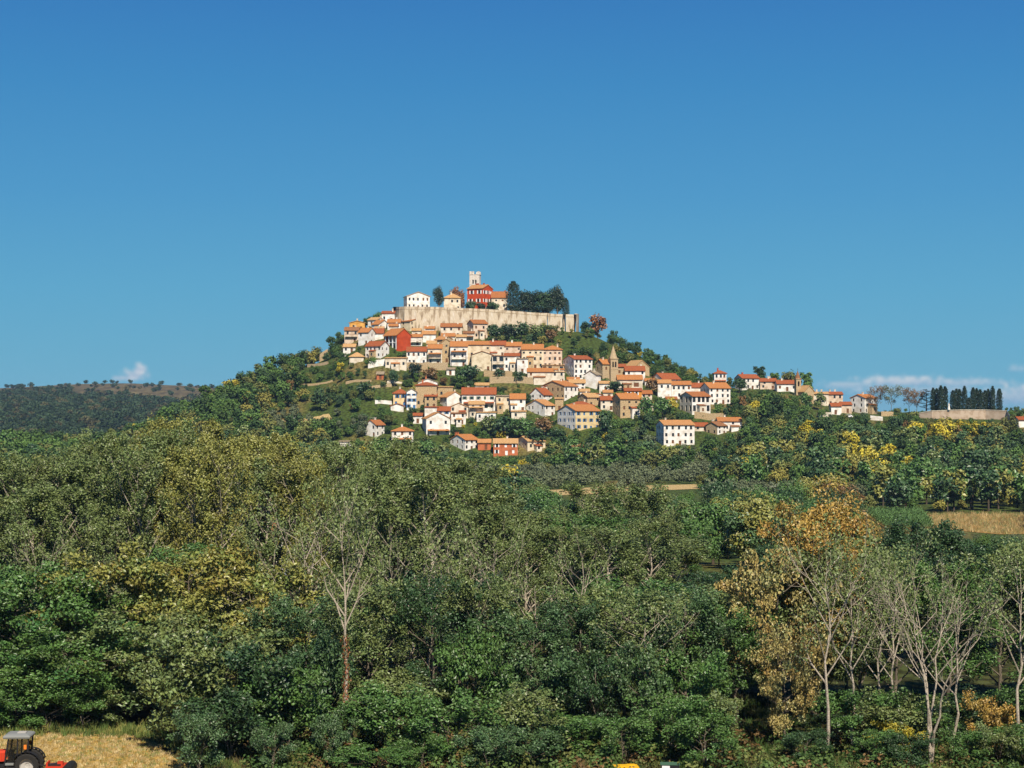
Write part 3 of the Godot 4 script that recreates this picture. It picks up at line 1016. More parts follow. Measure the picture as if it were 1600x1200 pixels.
	house("ochre stone house with flat grey roof beside white one", 775, 775, 800, 644, 620, 617.5, 0, "f", "beige", "roof_grey", {"rows": 2, "cols": 2, "chim": 0})
	house("white house with slanting orange roof beside ochre stone house", 797, 797, 821, 645, 624.5, 616.5, 0, "x", "white", "roof_orange", {"rows": 2, "chim": 0})
	house("long white house with wide red roof and dormer", 722, 722, 775, 644, 617.5, 607, 0, "x", "white", "roof_red", {"rows": 2, "cols": 5, "skip": 0.1, "shut": "shutter_green", "awning": 0.55, "chim": 2})
	house("white gable house attached left of the long red roof", 687, 699, 724, 640, 622.5, 613.5, 28, "z", "white", "roof_orange", {"rows": 2, "skip": 0.5})
	house("tall rubble stone house with red hip roof in lower town", 650, 650, 683, 637, 604, 598, 0, "h", "stone", "roof_red", {"rows": 3, "cols": 3, "skip": 0.5, "chimc": "brick"})
	house("white gable peeping out behind the tall stone house", 654, 654, 684, 612, 598, 591.5, 0, "z", "white", "roof_grey", {"rows": 1, "chimc": "brick"})
	house("low stone house with red roof in front of tall stone one", 664, 664, 683, 640, 621, 617, 0, "x", "stone", "roof_red", {"rows": 2, "cols": 2})
	house("yellow house with blue shutters and red roof", 615, 615, 637, 638, 617.5, 609.5, 0, "h", "yellow", "roof_red", {"rows": 2, "cols": 2, "skip": 0.0, "shut": "shutter_blue", "chim": 1})
	house("narrow white gable house with blue door beside yellow one", 636, 636, 651, 641, 613, 607.5, 0, "z", "white", "roof_grey", {"rows": 3, "cols": 2, "shut": "shutter_blue", "chim": 0})
	house("tiny white gabled shed below the yellow house", 611, 611, 631, 643, 636, 631.5, 0, "z", "white", "roof_red", {"rows": 0, "chim": 0, "name": "shed", "cat": "shed", "depth": 5.0})
	house("plain white house with thin red roof edge in lower town", 664, 664, 685, 656, 637.5, 635.5, 0, "f", "white", "roof_red", {"rows": 2, "cols": 2, "skip": 0.5, "chim": 0})
	house("small white house with bright red roof and blue door", 684, 684, 704, 658, 642, 635.5, 0, "x", "white", "roof_red", {"rows": 2, "cols": 2, "shut": "shutter_blue", "chim": 0})
	house("cream gable house with arched roof line above terrace", 702, 702, 732, 653, 637, 629.5, 0, "z", "cream", "roof_tan", {"rows": 2, "cols": 3, "chim": 0})
	house("white terrace house with dark eave under the cream gable", 705, 705, 728, 665, 648.5, 646.5, 0, "f", "white", "roof_brown", {"rows": 2, "cols": 2, "skip": 0.0, "chim": 0})
	house("cream house with small red canopy roof right of cream gable", 733, 733, 757, 654, 632, 627, 0, "x", "cream", "roof_tan", {"rows": 2, "cols": 2, "awning": 0.85})
	house("white house with broad front gable and lower veranda", 659, 667, 704, 683, 657, 646.5, 13, "z", "white", "roof_orange", {"rows": 2, "cols": 3, "chim": 0, "awning": 0.36})
	house("roofless stone ruin between tall stone house and long red roof", 684, 684, 708, 624, 606, 604, 0, "f", "stone", "roof_tan", {"rows": 1, "cols": 2, "chim": 0})
	house("narrow stone house between white gables above the grove", 867, 867, 880, 643, 625, 622, 0, "f", "stone", "roof_tan", {"rows": 2, "cols": 1, "chim": 0})
	house("small white hut below the grey retaining wall", 698, 698, 711, 588, 579, 576, 0, "x", "white", "roof_grey", {"rows": 1, "chim": 0, "name": "hut", "cat": "hut", "depth": 5.0})
	house("low cream cellar building under the red barn", 603, 603, 636, 578, 562, 559, 0, "f", "cream", "roof_tan", {"rows": 1, "cols": 4, "chim": 0})
	house("cream house tucked behind the plain white house", 667, 667, 682, 556, 540, 535, 0, "x", "cream", "roof_tan", {"rows": 2})
	house("white house with tan roof behind the cream terrace house", 742, 742, 764, 612, 604, 600, 0, "x", "cream", "roof_tan", {"rows": 1, "chim": 0})
	house("narrow white house under the large red roofed white house", 886, 886, 905, 606, 594, 590, 0, "x", "white", "roof_orange", {"rows": 1, "chim": 0})
	house("white annex right of the windowless white gable", 936, 936, 952, 612, 600, 596, 0, "x", "white", "roof_tan", {"rows": 1, "chim": 0})
	house("white terrace wall house under the long red roof", 745, 745, 775, 658, 646, 644, 0, "f", "white", "roof_tan", {"rows": 1, "cols": 3, "chim": 0})
	house("cream terrace house under the slanting orange roof", 799, 799, 822, 657, 646, 643.5, 0, "f", "cream", "roof_tan", {"rows": 1, "cols": 2, "chim": 0})
	house("small white shed left of the broad front gable", 646, 646, 660, 662, 650, 646, 0, "x", "white", "roof_red", {"rows": 1, "chim": 0, "name": "shed", "cat": "shed", "depth": 5.0})
	house("little cream house right of the tall stone house", 1003, 1003, 1020, 643, 631, 627, 0, "x", "cream", "roof_orange", {"rows": 1, "chim": 0})
	house("small white house tucked between the climbing row and barn", 586, 586, 600, 526, 516, 512, 0, "x", "white", "roof_tan", {"rows": 1, "chim": 0, "depth": 6.0})
	house("small cream house wedged above the red barn's roof", 608, 608, 622, 523, 511, 507, 0, "x", "cream", "roof_orange", {"rows": 1, "chim": 1, "depth": 6.0})
	house("tiny cream house under the bastion's right side", 644, 644, 658, 527, 517, 513, 0, "x", "cream", "roof_tan", {"rows": 1, "chim": 0, "depth": 6.0})
	house("tiny white house under the rampart with orange roof", 664, 664, 679, 525, 515, 511, 0, "x", "white", "roof_orange", {"rows": 1, "chim": 1, "depth": 6.0})
	house("cream house crowded behind the white balcony house", 708, 708, 725, 550, 538, 533, 0, "z", "cream", "roof_orange", {"rows": 1, "chim": 1, "depth": 7.0})
	house("small white house left of the brown lean-to house", 713, 713, 729, 538, 528, 524, 0, "x", "white", "roof_tan", {"rows": 1, "chim": 0, "depth": 6.0})
	house("small cream house behind the steep red roof slope", 848, 848, 866, 616, 606, 602, 0, "z", "cream", "roof_red", {"rows": 1, "chim": 1, "depth": 7.0})
	house("small white house above the rubble stone house", 906, 906, 921, 624, 613, 609, 0, "x", "white", "roof_tan", {"rows": 1, "chim": 0, "depth": 6.0})
	house("small white house right of the rubble stone house", 925, 925, 941, 629, 618, 614, 0, "z", "white", "roof_orange", {"rows": 1, "chim": 1, "depth": 7.0})
	house("small cream house under the bell tower's trees", 942, 942, 957, 624, 614, 610, 0, "x", "cream", "roof_orange", {"rows": 1, "chim": 0, "depth": 6.0})
	house("small white house between church nave and top right row", 1007, 1007, 1024, 606, 597, 593, 0, "x", "white", "roof_orange", {"rows": 1, "chim": 0, "depth": 6.0})
	house("small white house below the wide white right house", 1040, 1040, 1057, 634, 625, 621, 0, "x", "white", "roof_orange", {"rows": 1, "chim": 1, "depth": 6.0})
	# lower fringe
	house("white gabled house with orange roof farthest left in lower fringe", 571, 588, 601, 686, 666.5, 658.5, -36, "z", "white", "roof_orange", {"rows": 2, "cols": 2})
	house("low white house with long orange hip roof in lower fringe", 613, 613, 646, 694, 675.5, 668, 0, "h", "white", "roof_orange", {"rows": 2, "cols": 3, "awning": 0.45, "chimc": "white"})
	house("white gabled house with orange hip roof nearest the grove", 703, 727, 748, 704, 687.5, 679, 38, "x", "white", "roof_orange", {"rows": 2, "cols": 3, "chim": 2, "chimc": "brick"})
	house("small shed with orange roof beside the nearest white house", 747, 747, 767, 705, 694, 688.5, 0, "x", "brick", "roof_orange", {"name": "shed", "cat": "shed", "rows": 1, "chim": 0})
	house("terracotta red house with white window frames and tan roof", 771, 771, 809, 714, 695, 688, 0, "x", "brick", "roof_tan", {"rows": 2, "cols": 3, "skip": 0.1, "shut": "white_paint"})
	house("beige stone house with tan roof beside terracotta house", 808, 824, 852, 707, 692, 684.5, 24, "x", "beige", "roof_tan", {"rows": 1, "cols": 3})
	# round the church
	house("stone church house left of the bell tower with orange roof", 931, 941, 953, 598, 569, 561.5, 30, "x", "greystone", "roof_orange", {"rows": 2})
	church_tower("stone bell tower with pointed spire among the houses", 958.5, 600, 562, 12.0, 541.5, "greystone", "greystone")
	house("narrow stone house with red roof right of bell tower", 964, 964, 977, 590, 574.5, 570, 0, "x", "greystone", "roof_red", {"rows": 1, "cols": 2, "chim": 0})
	house("white house with red orange roof behind the church nave", 976, 976, 1007, 597, 580.5, 573, 0, "x", "white", "roof_red", {"rows": 2, "chim": 1})
	house("stone gable ruin rising behind the church nave", 975, 990, 1014, 585, 574, 562.5, 25, "z", "stone", "roof_tan", {"rows": 0, "blind": true, "chim": 0})
	house("church nave with bright orange roof and round topped windows", 964, 964, 1003, 611, 593.5, 586, 0, "x", "cream", "roof_orange", {"name": "church_nave", "cat": "church", "rows": 1, "cols": 2, "ww": 2.4, "wh": 2.0, "skip": 0.0, "chim": 0, "door": false})
	house("vivid orange house with red roof below the church nave", 975, 975, 1002, 631, 611.5, 607, 0, "x", "orange", "roof_red", {"rows": 2, "cols": 2, "shut": "white_paint", "chim": 0})
	house("small cream house with orange roof right of orange house", 1001, 1001, 1018, 630, 615.5, 610, 0, "x", "cream", "roof_orange", {"rows": 2, "cols": 2, "chim": 0})
	house("tall stone house with low orange roofs beneath orange house", 957, 968, 999, 655, 625, 616, 20, "x", "stone", "roof_orange", {"rows": 3, "cols": 3, "chim": 0})
	house("low house with red roof half hidden by dark trees", 938, 938, 960, 643, 627, 621, 0, "x", "cream", "roof_red", {"rows": 2})
	# right group
	house("white gable house with red orange roof at top right row", 1018, 1033, 1063, 609, 592.5, 583, 32, "x", "white", "roof_red", {"rows": 2})
	house("plain white house with orange roof under the top right row", 1027, 1027, 1048, 623, 599.5, 594, 0, "x", "white", "roof_orange", {"rows": 2, "skip": 0.7, "chim": 0})
	house("wide white house with orange roof in right group", 1048, 1048, 1079, 624, 602, 596, 0, "x", "white", "roof_orange", {"rows": 2, "cols": 4, "skip": 0.4, "chim": 0})
	house("low white house with red roof left of largest right house", 1077, 1077, 1101, 622, 606, 599.5, 0, "x", "white", "roof_red", {"rows": 2, "skip": 0.6, "chimc": "white"})
	house("white arcade house with four tall arches and pillared roof", 1063, 1079, 1109, 648, 620, 612.5, 24, "x", "white", "roof_orange", {"side": "cream", "rows": 2, "cols": 4, "ww": 1.6, "wh": 2.9, "skip": 0.0, "attic": false, "chim": 0})
	house("large white house with orange roof at right town edge", 1095, 1106, 1140, 633, 607.5, 598.5, 18, "x", "white", "roof_orange", {"rows": 3, "cols": 4, "skip": 0.05, "attic": false})
	house("tall white house with three window rows standing among trees", 1026, 1035, 1084, 699, 666.5, 659, 13, "x", "white", "roof_orange", {"rows": 3, "cols": 5, "skip": 0.05, "attic": false})
	house("low shed with brown red roof between two white houses", 1084, 1084, 1105, 675, 667.5, 662, 0, "x", "cream", "roof_red", {"name": "shed", "cat": "shed", "rows": 1, "chim": 0})
	house("white house with grey stone gable and brown roof", 1103, 1119, 1135, 680, 666, 659.5, 42, "x", "white", "roof_brown", {"side": "greystone", "rows": 2})
	house("white house with orange roof lowest at right town edge", 1120, 1120, 1157, 675, 660.5, 654.5, 0, "x", "white", "roof_orange", {"rows": 2, "cols": 4})
	house("white villa with red hip roof on the skyline ridge", 1115, 1115, 1134, 604, 584.5, 578.5, 0, "h", "white", "roof_red", {"rows": 2, "cols": 3, "awning": 0.5, "chimc": "red"})
	house("white house with long red roof on the skyline ridge", 1149, 1157, 1186, 610, 591.5, 585.5, 22, "x", "white", "roof_red", {"rows": 2, "cols": 4, "chimc": "red"})
	house("tan house with red roof between ridge houses", 1186, 1186, 1212, 608, 596.5, 591.5, 0, "x", "pink", "roof_red", {"rows": 2, "chim": 2})
	house("white house with red roof left of the small church tower", 1212, 1212, 1243, 612, 600.5, 594.5, 0, "x", "white", "roof_red", {"rows": 1})
	church_tower("small dark spired church tower on the right skyline", 1247, 622, 593, 8.0, 580, "greystone", "roof_brown")
	house("round gabled stone church right of the small spire", 1247, 1255, 1271, 630, 612.5, 603, 25, "z", "stone", "roof_tan", {"name": "church", "cat": "church", "rows": 1, "chim": 0})
	house("low tan building behind yellowing tree on the ridge", 1270, 1270, 1293, 632, 616, 613, 0, "x", "cream", "roof_tan", {"rows": 1, "chim": 2})
	house("reddish stone house with brown roof on the right ridge", 1291, 1291, 1315, 636, 617, 613, 0, "x", "pink", "roof_red", {"rows": 2, "cols": 3, "chim": 2})
	house("small white house with red roof below reddish stone house", 1297, 1297, 1313, 648, 635, 630, 0, "x", "white", "roof_red", {"rows": 1, "chim": 0})
	house("low house with red roof left of white ridge house", 1312, 1312, 1329, 646, 633, 628.5, 0, "x", "pink", "roof_red", {"rows": 1, "chim": 0})
	house("big white house with orange roof beside bare ridge trees", 1329, 1347, 1370, 647, 622.5, 616.5, 40, "x", "white", "roof_orange", {"rows": 3, "cols": 3, "skip": 0.1, "attic": false})
	house("red roofed house cut by the picture's right edge", 1588, 1588, 1618, 668, 657, 652, 0, "x", "white", "roof_red", {"rows": 1})
	house("flat white greenhouse shed on the left slope", 531, 531, 550, 700, 693, 691.5, 0, "f", "white", "roof_grey", {"name": "shed", "cat": "shed", "rows": 0, "chim": 0, "depth": 5.0})
	house("small wooden hut with orange wall in left terraces", 589, 589, 600, 594, 586, 582, 0, "x", "brick", "roof_grey", {"name": "hut", "cat": "hut", "rows": 1, "chim": 0, "depth": 4.0})
	house("stone shed with brown roof under the white arched house", 547, 547, 569, 568, 560, 552, 0, "h", "cream", "roof_tan", {"name": "shed", "cat": "shed", "rows": 0, "chim": 0})
	house("white cottage low at the left end of the town", 537, 537, 556, 552, 543, 538, 0, "x", "white", "roof_tan", {"rows": 1, "chim": 0})
	# valley houses glimpsed between the near trees
	house("white house with orange roof glimpsed between trees far left", 2, 2, 50, 905, 868, 852, 0, "x", "white", "roof_orange", {"d": 215.0, "group": "valley houses behind the near trees", "rows": 1, "cols": 3})
	house("white house with red roof glimpsed through the left thicket", 385, 385, 450, 880, 836, 812, 0, "x", "white", "roof_red", {"d": 225.0, "group": "valley houses behind the near trees", "rows": 2, "cols": 3})
	# walls of rubble on the slopes
	for q in [[575, 577, 640, 576, 3.2, "white"], [640, 580, 668, 582, 3.4, "stone"], [628, 578, 700, 580, 3.6, "greystone"], [765, 600, 845, 602, 3.2, "greystone"], [756, 588, 800, 590, 2.8, "stone"], [1085, 655, 1130, 657, 3.0, "stone"], [1377, 651, 1396, 651, 2.2, "stone"], [1360, 657, 1379, 658, 2.0, "white"], [480, 575, 512, 570, 1.6, "greystone"], [560, 612, 612, 606, 1.3, "greystone"], [586, 632, 612, 633, 1.6, "white"], [605, 601, 640, 600, 1.2, "cream"], [1278, 652, 1300, 651, 2.0, "cream"], [500, 556, 512, 545, 4.0, "greystone"], [540, 600, 580, 598, 1.0, "stone"], [470, 605, 520, 598, 1.1, "stone"]]:
		rubble_wall(q)
	cemetery_wall()

var wall_words := ["pale plastered retaining wall under the arched house", "rubble retaining wall below the plain white house", "long grey retaining wall above the lower gardens", "grey terrace wall over the shrubby bank", "short rubble wall under the town middle", "stone garden wall below the arcade house", "short stone wall beside the ridge trees", "low white wall under the big ridge house", "grey ruined wall at the left tree edge", "thin grey terrace wall on the left gardens", "white terrace wall left of the yellow house", "cream garden wall above the tall stone house", "cream wall by the ridge car park", "tall grey wall end at the town's left tip", "short stone terrace wall in the left gardens", "long stone terrace wall among left olive trees"]

func rubble_wall(q: Array) -> void:
	var a := spot(q[0], q[1])
	var c := spot(q[2], q[3])
	var b := MB.new()
	var n := maxi(2, int((c - a).length() / 2.0))
	var out := (c - a).cross(Vector3.UP).normalized()
	if out.z < 0.0:
		out = -out
	for i in n:
		var p := a.lerp(c, i / float(n)) - a
		var r := a.lerp(c, (i + 1) / float(n)) - a
		var g0 := ground(p.x + a.x, -(p.z + a.z)) - a.y
		var g1 := ground(r.x + a.x, -(r.z + a.z)) - a.y
		p.y = g0
		r.y = g1
		var top0 := Vector3(0, q[4] * (1.0 + 0.12 * bumps.get_noise_1d(i * 40.0 + q[0])), 0)
		var top1 := Vector3(0, q[4] * (1.0 + 0.12 * bumps.get_noise_1d((i + 1) * 40.0 + q[0])), 0)
		var dn := Vector3(0, -1.5, 0)
		var k := out * -0.6
		b.quad(p + dn, p + top0, r + top1, r + dn)
		b.quad(p + top0, p + top0 + k, r + top1 + k, r + top1)
		b.quad(r + dn + k, r + top1 + k, p + top0 + k, p + dn + k)
	var o := solo("retaining_wall", b.mesh(), mats[q[5]], wall_words.pop_front(), "wall", "terrace walls of the hillside")
	o.position = a
	keep.append([minf(q[0], q[2]), maxf(q[0], q[2]), minf(q[1], q[3]) - q[4] * 3.0, minf(q[1], q[3]), -a.z])

func cemetery_wall() -> void:
	var t := thing("cemetery_wall", spot(1505, 656), 0.0, "long pinkish stone wall in front of the cypress row", "wall")
	var b := MB.new()
	var cp := MB.new()
	var xs := [[1436, 653, 646], [1456, 655, 642.5], [1500, 656, 641.8], [1540, 656, 641.6], [1573, 657, 642.5], [1578, 660, 650]]
	for i in xs.size() - 1:
		var a := spot(xs[i][0], xs[i][1]) - t.position
		var c := spot(xs[i + 1][0], xs[i + 1][1]) - t.position
		var m := -t.position.z / PX
		var ta := Vector3(0, (xs[i][1] - xs[i][2]) * m, 0)
		var tc := Vector3(0, (xs[i + 1][1] - xs[i + 1][2]) * m, 0)
		var dn := Vector3(0, -3, 0)
		var k := Vector3(0, 0, -0.8)
		b.quad(a + dn, a + ta, c + tc, c + dn)
		b.quad(c + dn + k, c + tc + k, a + ta + k, a + dn + k)
		b.quad(a + dn + k, a + ta + k, a + ta, a + dn)
		b.quad(c + dn, c + tc, c + tc + k, c + dn + k)
		var z := Vector3(0, 0, 0.15)
		cp.slab(a + ta + z + Vector3(0, 0.25, 0), a + ta + k - z + Vector3(0, 0.25, 0), c + tc + k - z + Vector3(0, 0.25, 0), c + tc + z + Vector3(0, 0.25, 0), 0.24)
	part("masonry", b.mesh(), mats.cemetery, t)
	part("coping", cp.mesh(), mats.cream, t)
	keep.append([1440, 1573, 640, 655, 849.0])
	keep.append([1453, 1566, 603, 650, 860.0])
	keep.append([1372, 1450, 606, 650, 860.0])
	keep.append([1275, 1620, 600, 644, 900.0])
	# white statue on the wall between the cypresses
	var s := thing("statue", spot(1483, 656) + Vector3(0, 4.6, -0.4), 0.0, "small white figure on a plinth between the cypresses", "statue")
	var mb := MB.new()
	mb.lathe(Vector3.ZERO, Vector3.UP, [Vector2(0.01, 2.9), Vector2(0.2, 2.8), Vector2(0.24, 2.6), Vector2(0.15, 2.4), Vector2(0.42, 2.15), Vector2(0.38, 1.6), Vector2(0.45, 0.7), Vector2(0.5, 0.6)], 12)
	part("figure", mb.mesh(), mats.white, s)
	var pb := MB.new()
	pb.box(Vector3(0, 0.2, 0), Vector3(0.9, 0.8, 0.9))
	part("plinth", pb.mesh(), mats.white, s)

func bell_tower_keep() -> void:
	var at := inside(742.5, 972.0)
	var m := 972.0 / PX
	var t := thing("stone_tower", at, deg_to_rad(-8), "crenellated grey stone tower rising behind the red house", "tower")
	var w := 15.6 * m
	var h := EYE + (HZ - 429.0) * m - at.y
	var b := MB.new()
	var hw := w * 0.5
	var oy := h - 5.2
	var holes := [Rect2(hw - 1.15, oy, 0.8, 2.1), Rect2(hw + 0.35, oy, 0.8, 2.1)]
	for q in [[Vector3(-hw, 0, hw), Vector3.RIGHT], [Vector3(hw, 0, hw), Vector3.FORWARD], [Vector3(hw, 0, -hw), Vector3.LEFT], [Vector3(-hw, 0, -hw), Vector3.BACK]]:
		face(b, q[0], q[1], w, h, holes, 0.6)
	b.quad(Vector3(-hw, h - 0.4, hw), Vector3(-hw, h - 0.4, -hw), Vector3(hw, h - 0.4, -hw), Vector3(hw, h - 0.4, hw))
	part("masonry", b.mesh(), mats.palestone, t)
	var ch := 4.5 * m
	for i in 4:
		for k in 4:
			if (i == 0 or i == 3 or k == 0 or k == 3) and (i + k) % 2 == 0 or (i % 3 == 0 and k % 3 == 0):
				var mr := part("merlon", unit_box, mats.palestone, t)
				mr.transform = Transform3D(Basis.from_scale(Vector3(1.05, ch, 0.8)), Vector3((i / 3.0 - 0.5) * (w - 1.06), h + ch * 0.5 - 0.02, (k / 3.0 - 0.5) * (w - 0.81)))
	var belt := MB.new()
	belt.box(Vector3(0, h - 0.15, 0), Vector3(w + 0.35, 0.3, w + 0.35))
	part("cornice", belt.mesh(), mats.palestone, t)

func church_tower(label: String, px: float, yb: float, ytop: float, wpx: float, yspire: float, wall: String, spire: String) -> void:
	var at := spot(px, yb)
	var m := -at.z / PX
	var w := wpx * m
	var h := (yb - ytop) * m
	var t := thing("church_tower", at + Vector3(0, 0, -w * 0.5), deg_to_rad(14), label, "tower", "church towers of the town")
	keep.append([px - wpx * 0.5, px + wpx * 0.5, yspire, yb, -at.z])
	built_on.append([at.x, at.z, w])
	var b := MB.new()
	var hw := w * 0.5
	var holes := [Rect2(hw - 1.0, h - 4.0, 0.75, 2.6), Rect2(hw + 0.25, h - 4.0, 0.75, 2.6)]
	if w < 3.0:
		holes = [Rect2(hw - 0.45, h - 3.4, 0.9, 2.4)]
	for q in [[Vector3(-hw, 0, hw), Vector3.RIGHT], [Vector3(hw, 0, hw), Vector3.FORWARD], [Vector3(hw, 0, -hw), Vector3.LEFT], [Vector3(-hw, 0, -hw), Vector3.BACK]]:
		face(b, q[0], q[1], w, h, holes, 0.5)
		b.quad(q[0] + Vector3(0, -5, 0), q[0], q[0] + q[1] * w, q[0] + q[1] * w + Vector3(0, -5, 0))
	part("shaft", b.mesh(), mats[wall], t)
	var c := MB.new()
	c.box(Vector3(0, h + 0.12, 0), Vector3(w + 0.5, 0.35, w + 0.5))
	c.box(Vector3(0, h - 5.0, 0), Vector3(w + 0.24, 0.22, w + 0.24))
	part("cornice", c.mesh(), mats[wall], t)
	var s := MB.new()
	var rs := (ytop - yspire) * m
	var e := hw + 0.05
	var y0 := h + 0.3
	var ring := []
	for k in 8:
		var a := TAU * (k + 0.5) / 8.0
		ring.append(Vector3(cos(a) * e * 1.04, y0, sin(a) * e * 1.04))
	for k in 8:
		s.tri(ring[k], Vector3(0, y0 + rs, 0), ring[(k + 1) % 8])
	part("spire", s.mesh(), mats[spire], t)
	var x := MB.new()
	x.box(Vector3(0, y0 + rs + 0.4, 0), Vector3(0.1, 1.1, 0.1))
	x.box(Vector3(0, y0 + rs + 0.55, 0), Vector3(0.5, 0.1, 0.1))
	part("cross", x.mesh(), mats.dark_wood, t)

# ------------------------------------------------------------------ trees of the hill
# where the tops of the near wood stand in the photograph; what lies lower behind them is hidden
const NEAR_TOP := [[-150, 735], [0, 715], [60, 700], [120, 690], [170, 668], [260, 660], [330, 670], [420, 675], [480, 690], [540, 690], [640, 688], [700, 705], [750, 740], [800, 772], [860, 790], [920, 768], [1000, 760], [1050, 800], [1100, 870], [1180, 880], [1230, 800], [1300, 785], [1370, 850], [1400, 850], [1440, 825], [1480, 850], [1600, 865], [1750, 865]]
# [px, py, half width, half height, share of places planted]
const OPEN := [[560, 602, 66, 34, 0.78], [500, 652, 60, 24, 0.62], [880, 762, 240, 13, 0.0], [1500, 818, 150, 17, 0.0], [1400, 812, 60, 16, 0.0], [905, 532, 50, 14, 0.25], [1340, 668, 70, 14, 0.55], [1490, 858, 130, 26, 0.6], [640, 560, 90, 20, 0.45], [1030, 772, 80, 12, 0.15]]
const OLIVES := [[1190, 788, 170, 22], [1490, 850, 160, 26], [880, 756, 240, 16], [1120, 745, 60, 14], [480, 660, 60, 18]]
# [px, py, half width, half height, share, leaf]
const TURNED := [[1480, 682, 82, 17, 0.45, "leaf_yellowgreen"], [1480, 680, 78, 15, 0.55, "leaf_yellow"], [1372, 735, 60, 24, 0.4, "leaf_yellowgreen"], [1372, 732, 50, 18, 0.42, "leaf_yellow"], [1090, 696, 20, 30, 0.5, "leaf_yellow"], [1040, 682, 26, 12, 0.4, "leaf_yellow"], [1275, 700, 60, 26, 0.3, "leaf_yellow"], [402, 645, 34, 24, 0.6, "leaf_yellowgreen"], [736, 668, 26, 18, 0.4, "leaf_yellow"], [1580, 766, 26, 16, 0.5, "leaf_yellowgreen"], [690, 582, 28, 14, 0.6, "leaf_brown"], [1340, 790, 40, 14, 0.4, "leaf_brown"], [1480, 790, 70, 14, 0.4, "leaf_yellowgreen"], [1130, 830, 60, 40, 0.3, "leaf_yellowgreen"], [1200, 720, 60, 30, 0.22, "leaf_yellowgreen"], [560, 660, 50, 20, 0.4, "leaf_grey"], [1010, 700, 120, 30, 0.25, "leaf_grey"], [880, 530, 40, 14, 0.3, "leaf_yellowgreen"]]
const TINTS := {"leaf_dark": [0.050, 0.095, 0.030], "leaf_green": [0.085, 0.155, 0.036], "leaf_olive": [0.155, 0.175, 0.05], "leaf_yellowgreen": [0.26, 0.24, 0.055], "leaf_yellow": [0.46, 0.39, 0.04], "leaf_brown": [0.20, 0.12, 0.045], "leaf_grey": [0.14, 0.17, 0.09], "leaf_pine": [0.022, 0.046, 0.020], "leaf_bluegreen": [0.070, 0.125, 0.052]}
const TINT_WORDS := {"leaf_dark": "dark green", "leaf_green": "mid green", "leaf_olive": "olive green", "leaf_yellowgreen": "yellowish green", "leaf_yellow": "bright yellow", "leaf_brown": "brownish", "leaf_grey": "grey green", "leaf_pine": "blackish green", "leaf_bluegreen": "bluish green"}
var hill_kinds := []

func oval(z: Array, px: float, py: float) -> bool:
	return pow((px - z[0]) / z[2], 2) + pow((py - z[1]) / z[3], 2) < 1.0

func stick(h: float, r: float) -> ArrayMesh:
	var b := MB.new()
	b.tube([Vector3(0, -1, 0), Vector3(0.1, h * 0.5, 0), Vector3(0, h, 0.1)], [r, r * 0.8, r * 0.4], 5)
	return b.mesh()

func hides(px: float, half: float, top: float, base: float, d: float) -> bool:
	for k in keep:
		if k[4] > d + 1.0 and px + half > k[0] + 1.0 and px - half < k[1] - 1.0:
			if top < k[3] - 0.22 * (k[3] - k[2]) - 1.0 and base > k[2]:
				return true
	return false

func where_words(px: float, py: float) -> String:
	if px < 540.0:
		return "on the wooded slope left of the town"
	if px > 1360.0:
		return "on the slope below the cypress row"
	if px > 1160.0:
		return "on the slope below the small church"
	if py < 600.0 and px > 880.0:
		return "on the slope right of the rampart"
	if py < 560.0:
		return "just under the rampart"
	if py > 715.0:
		return "on the valley edge below the town"
	return "growing between the town's houses"

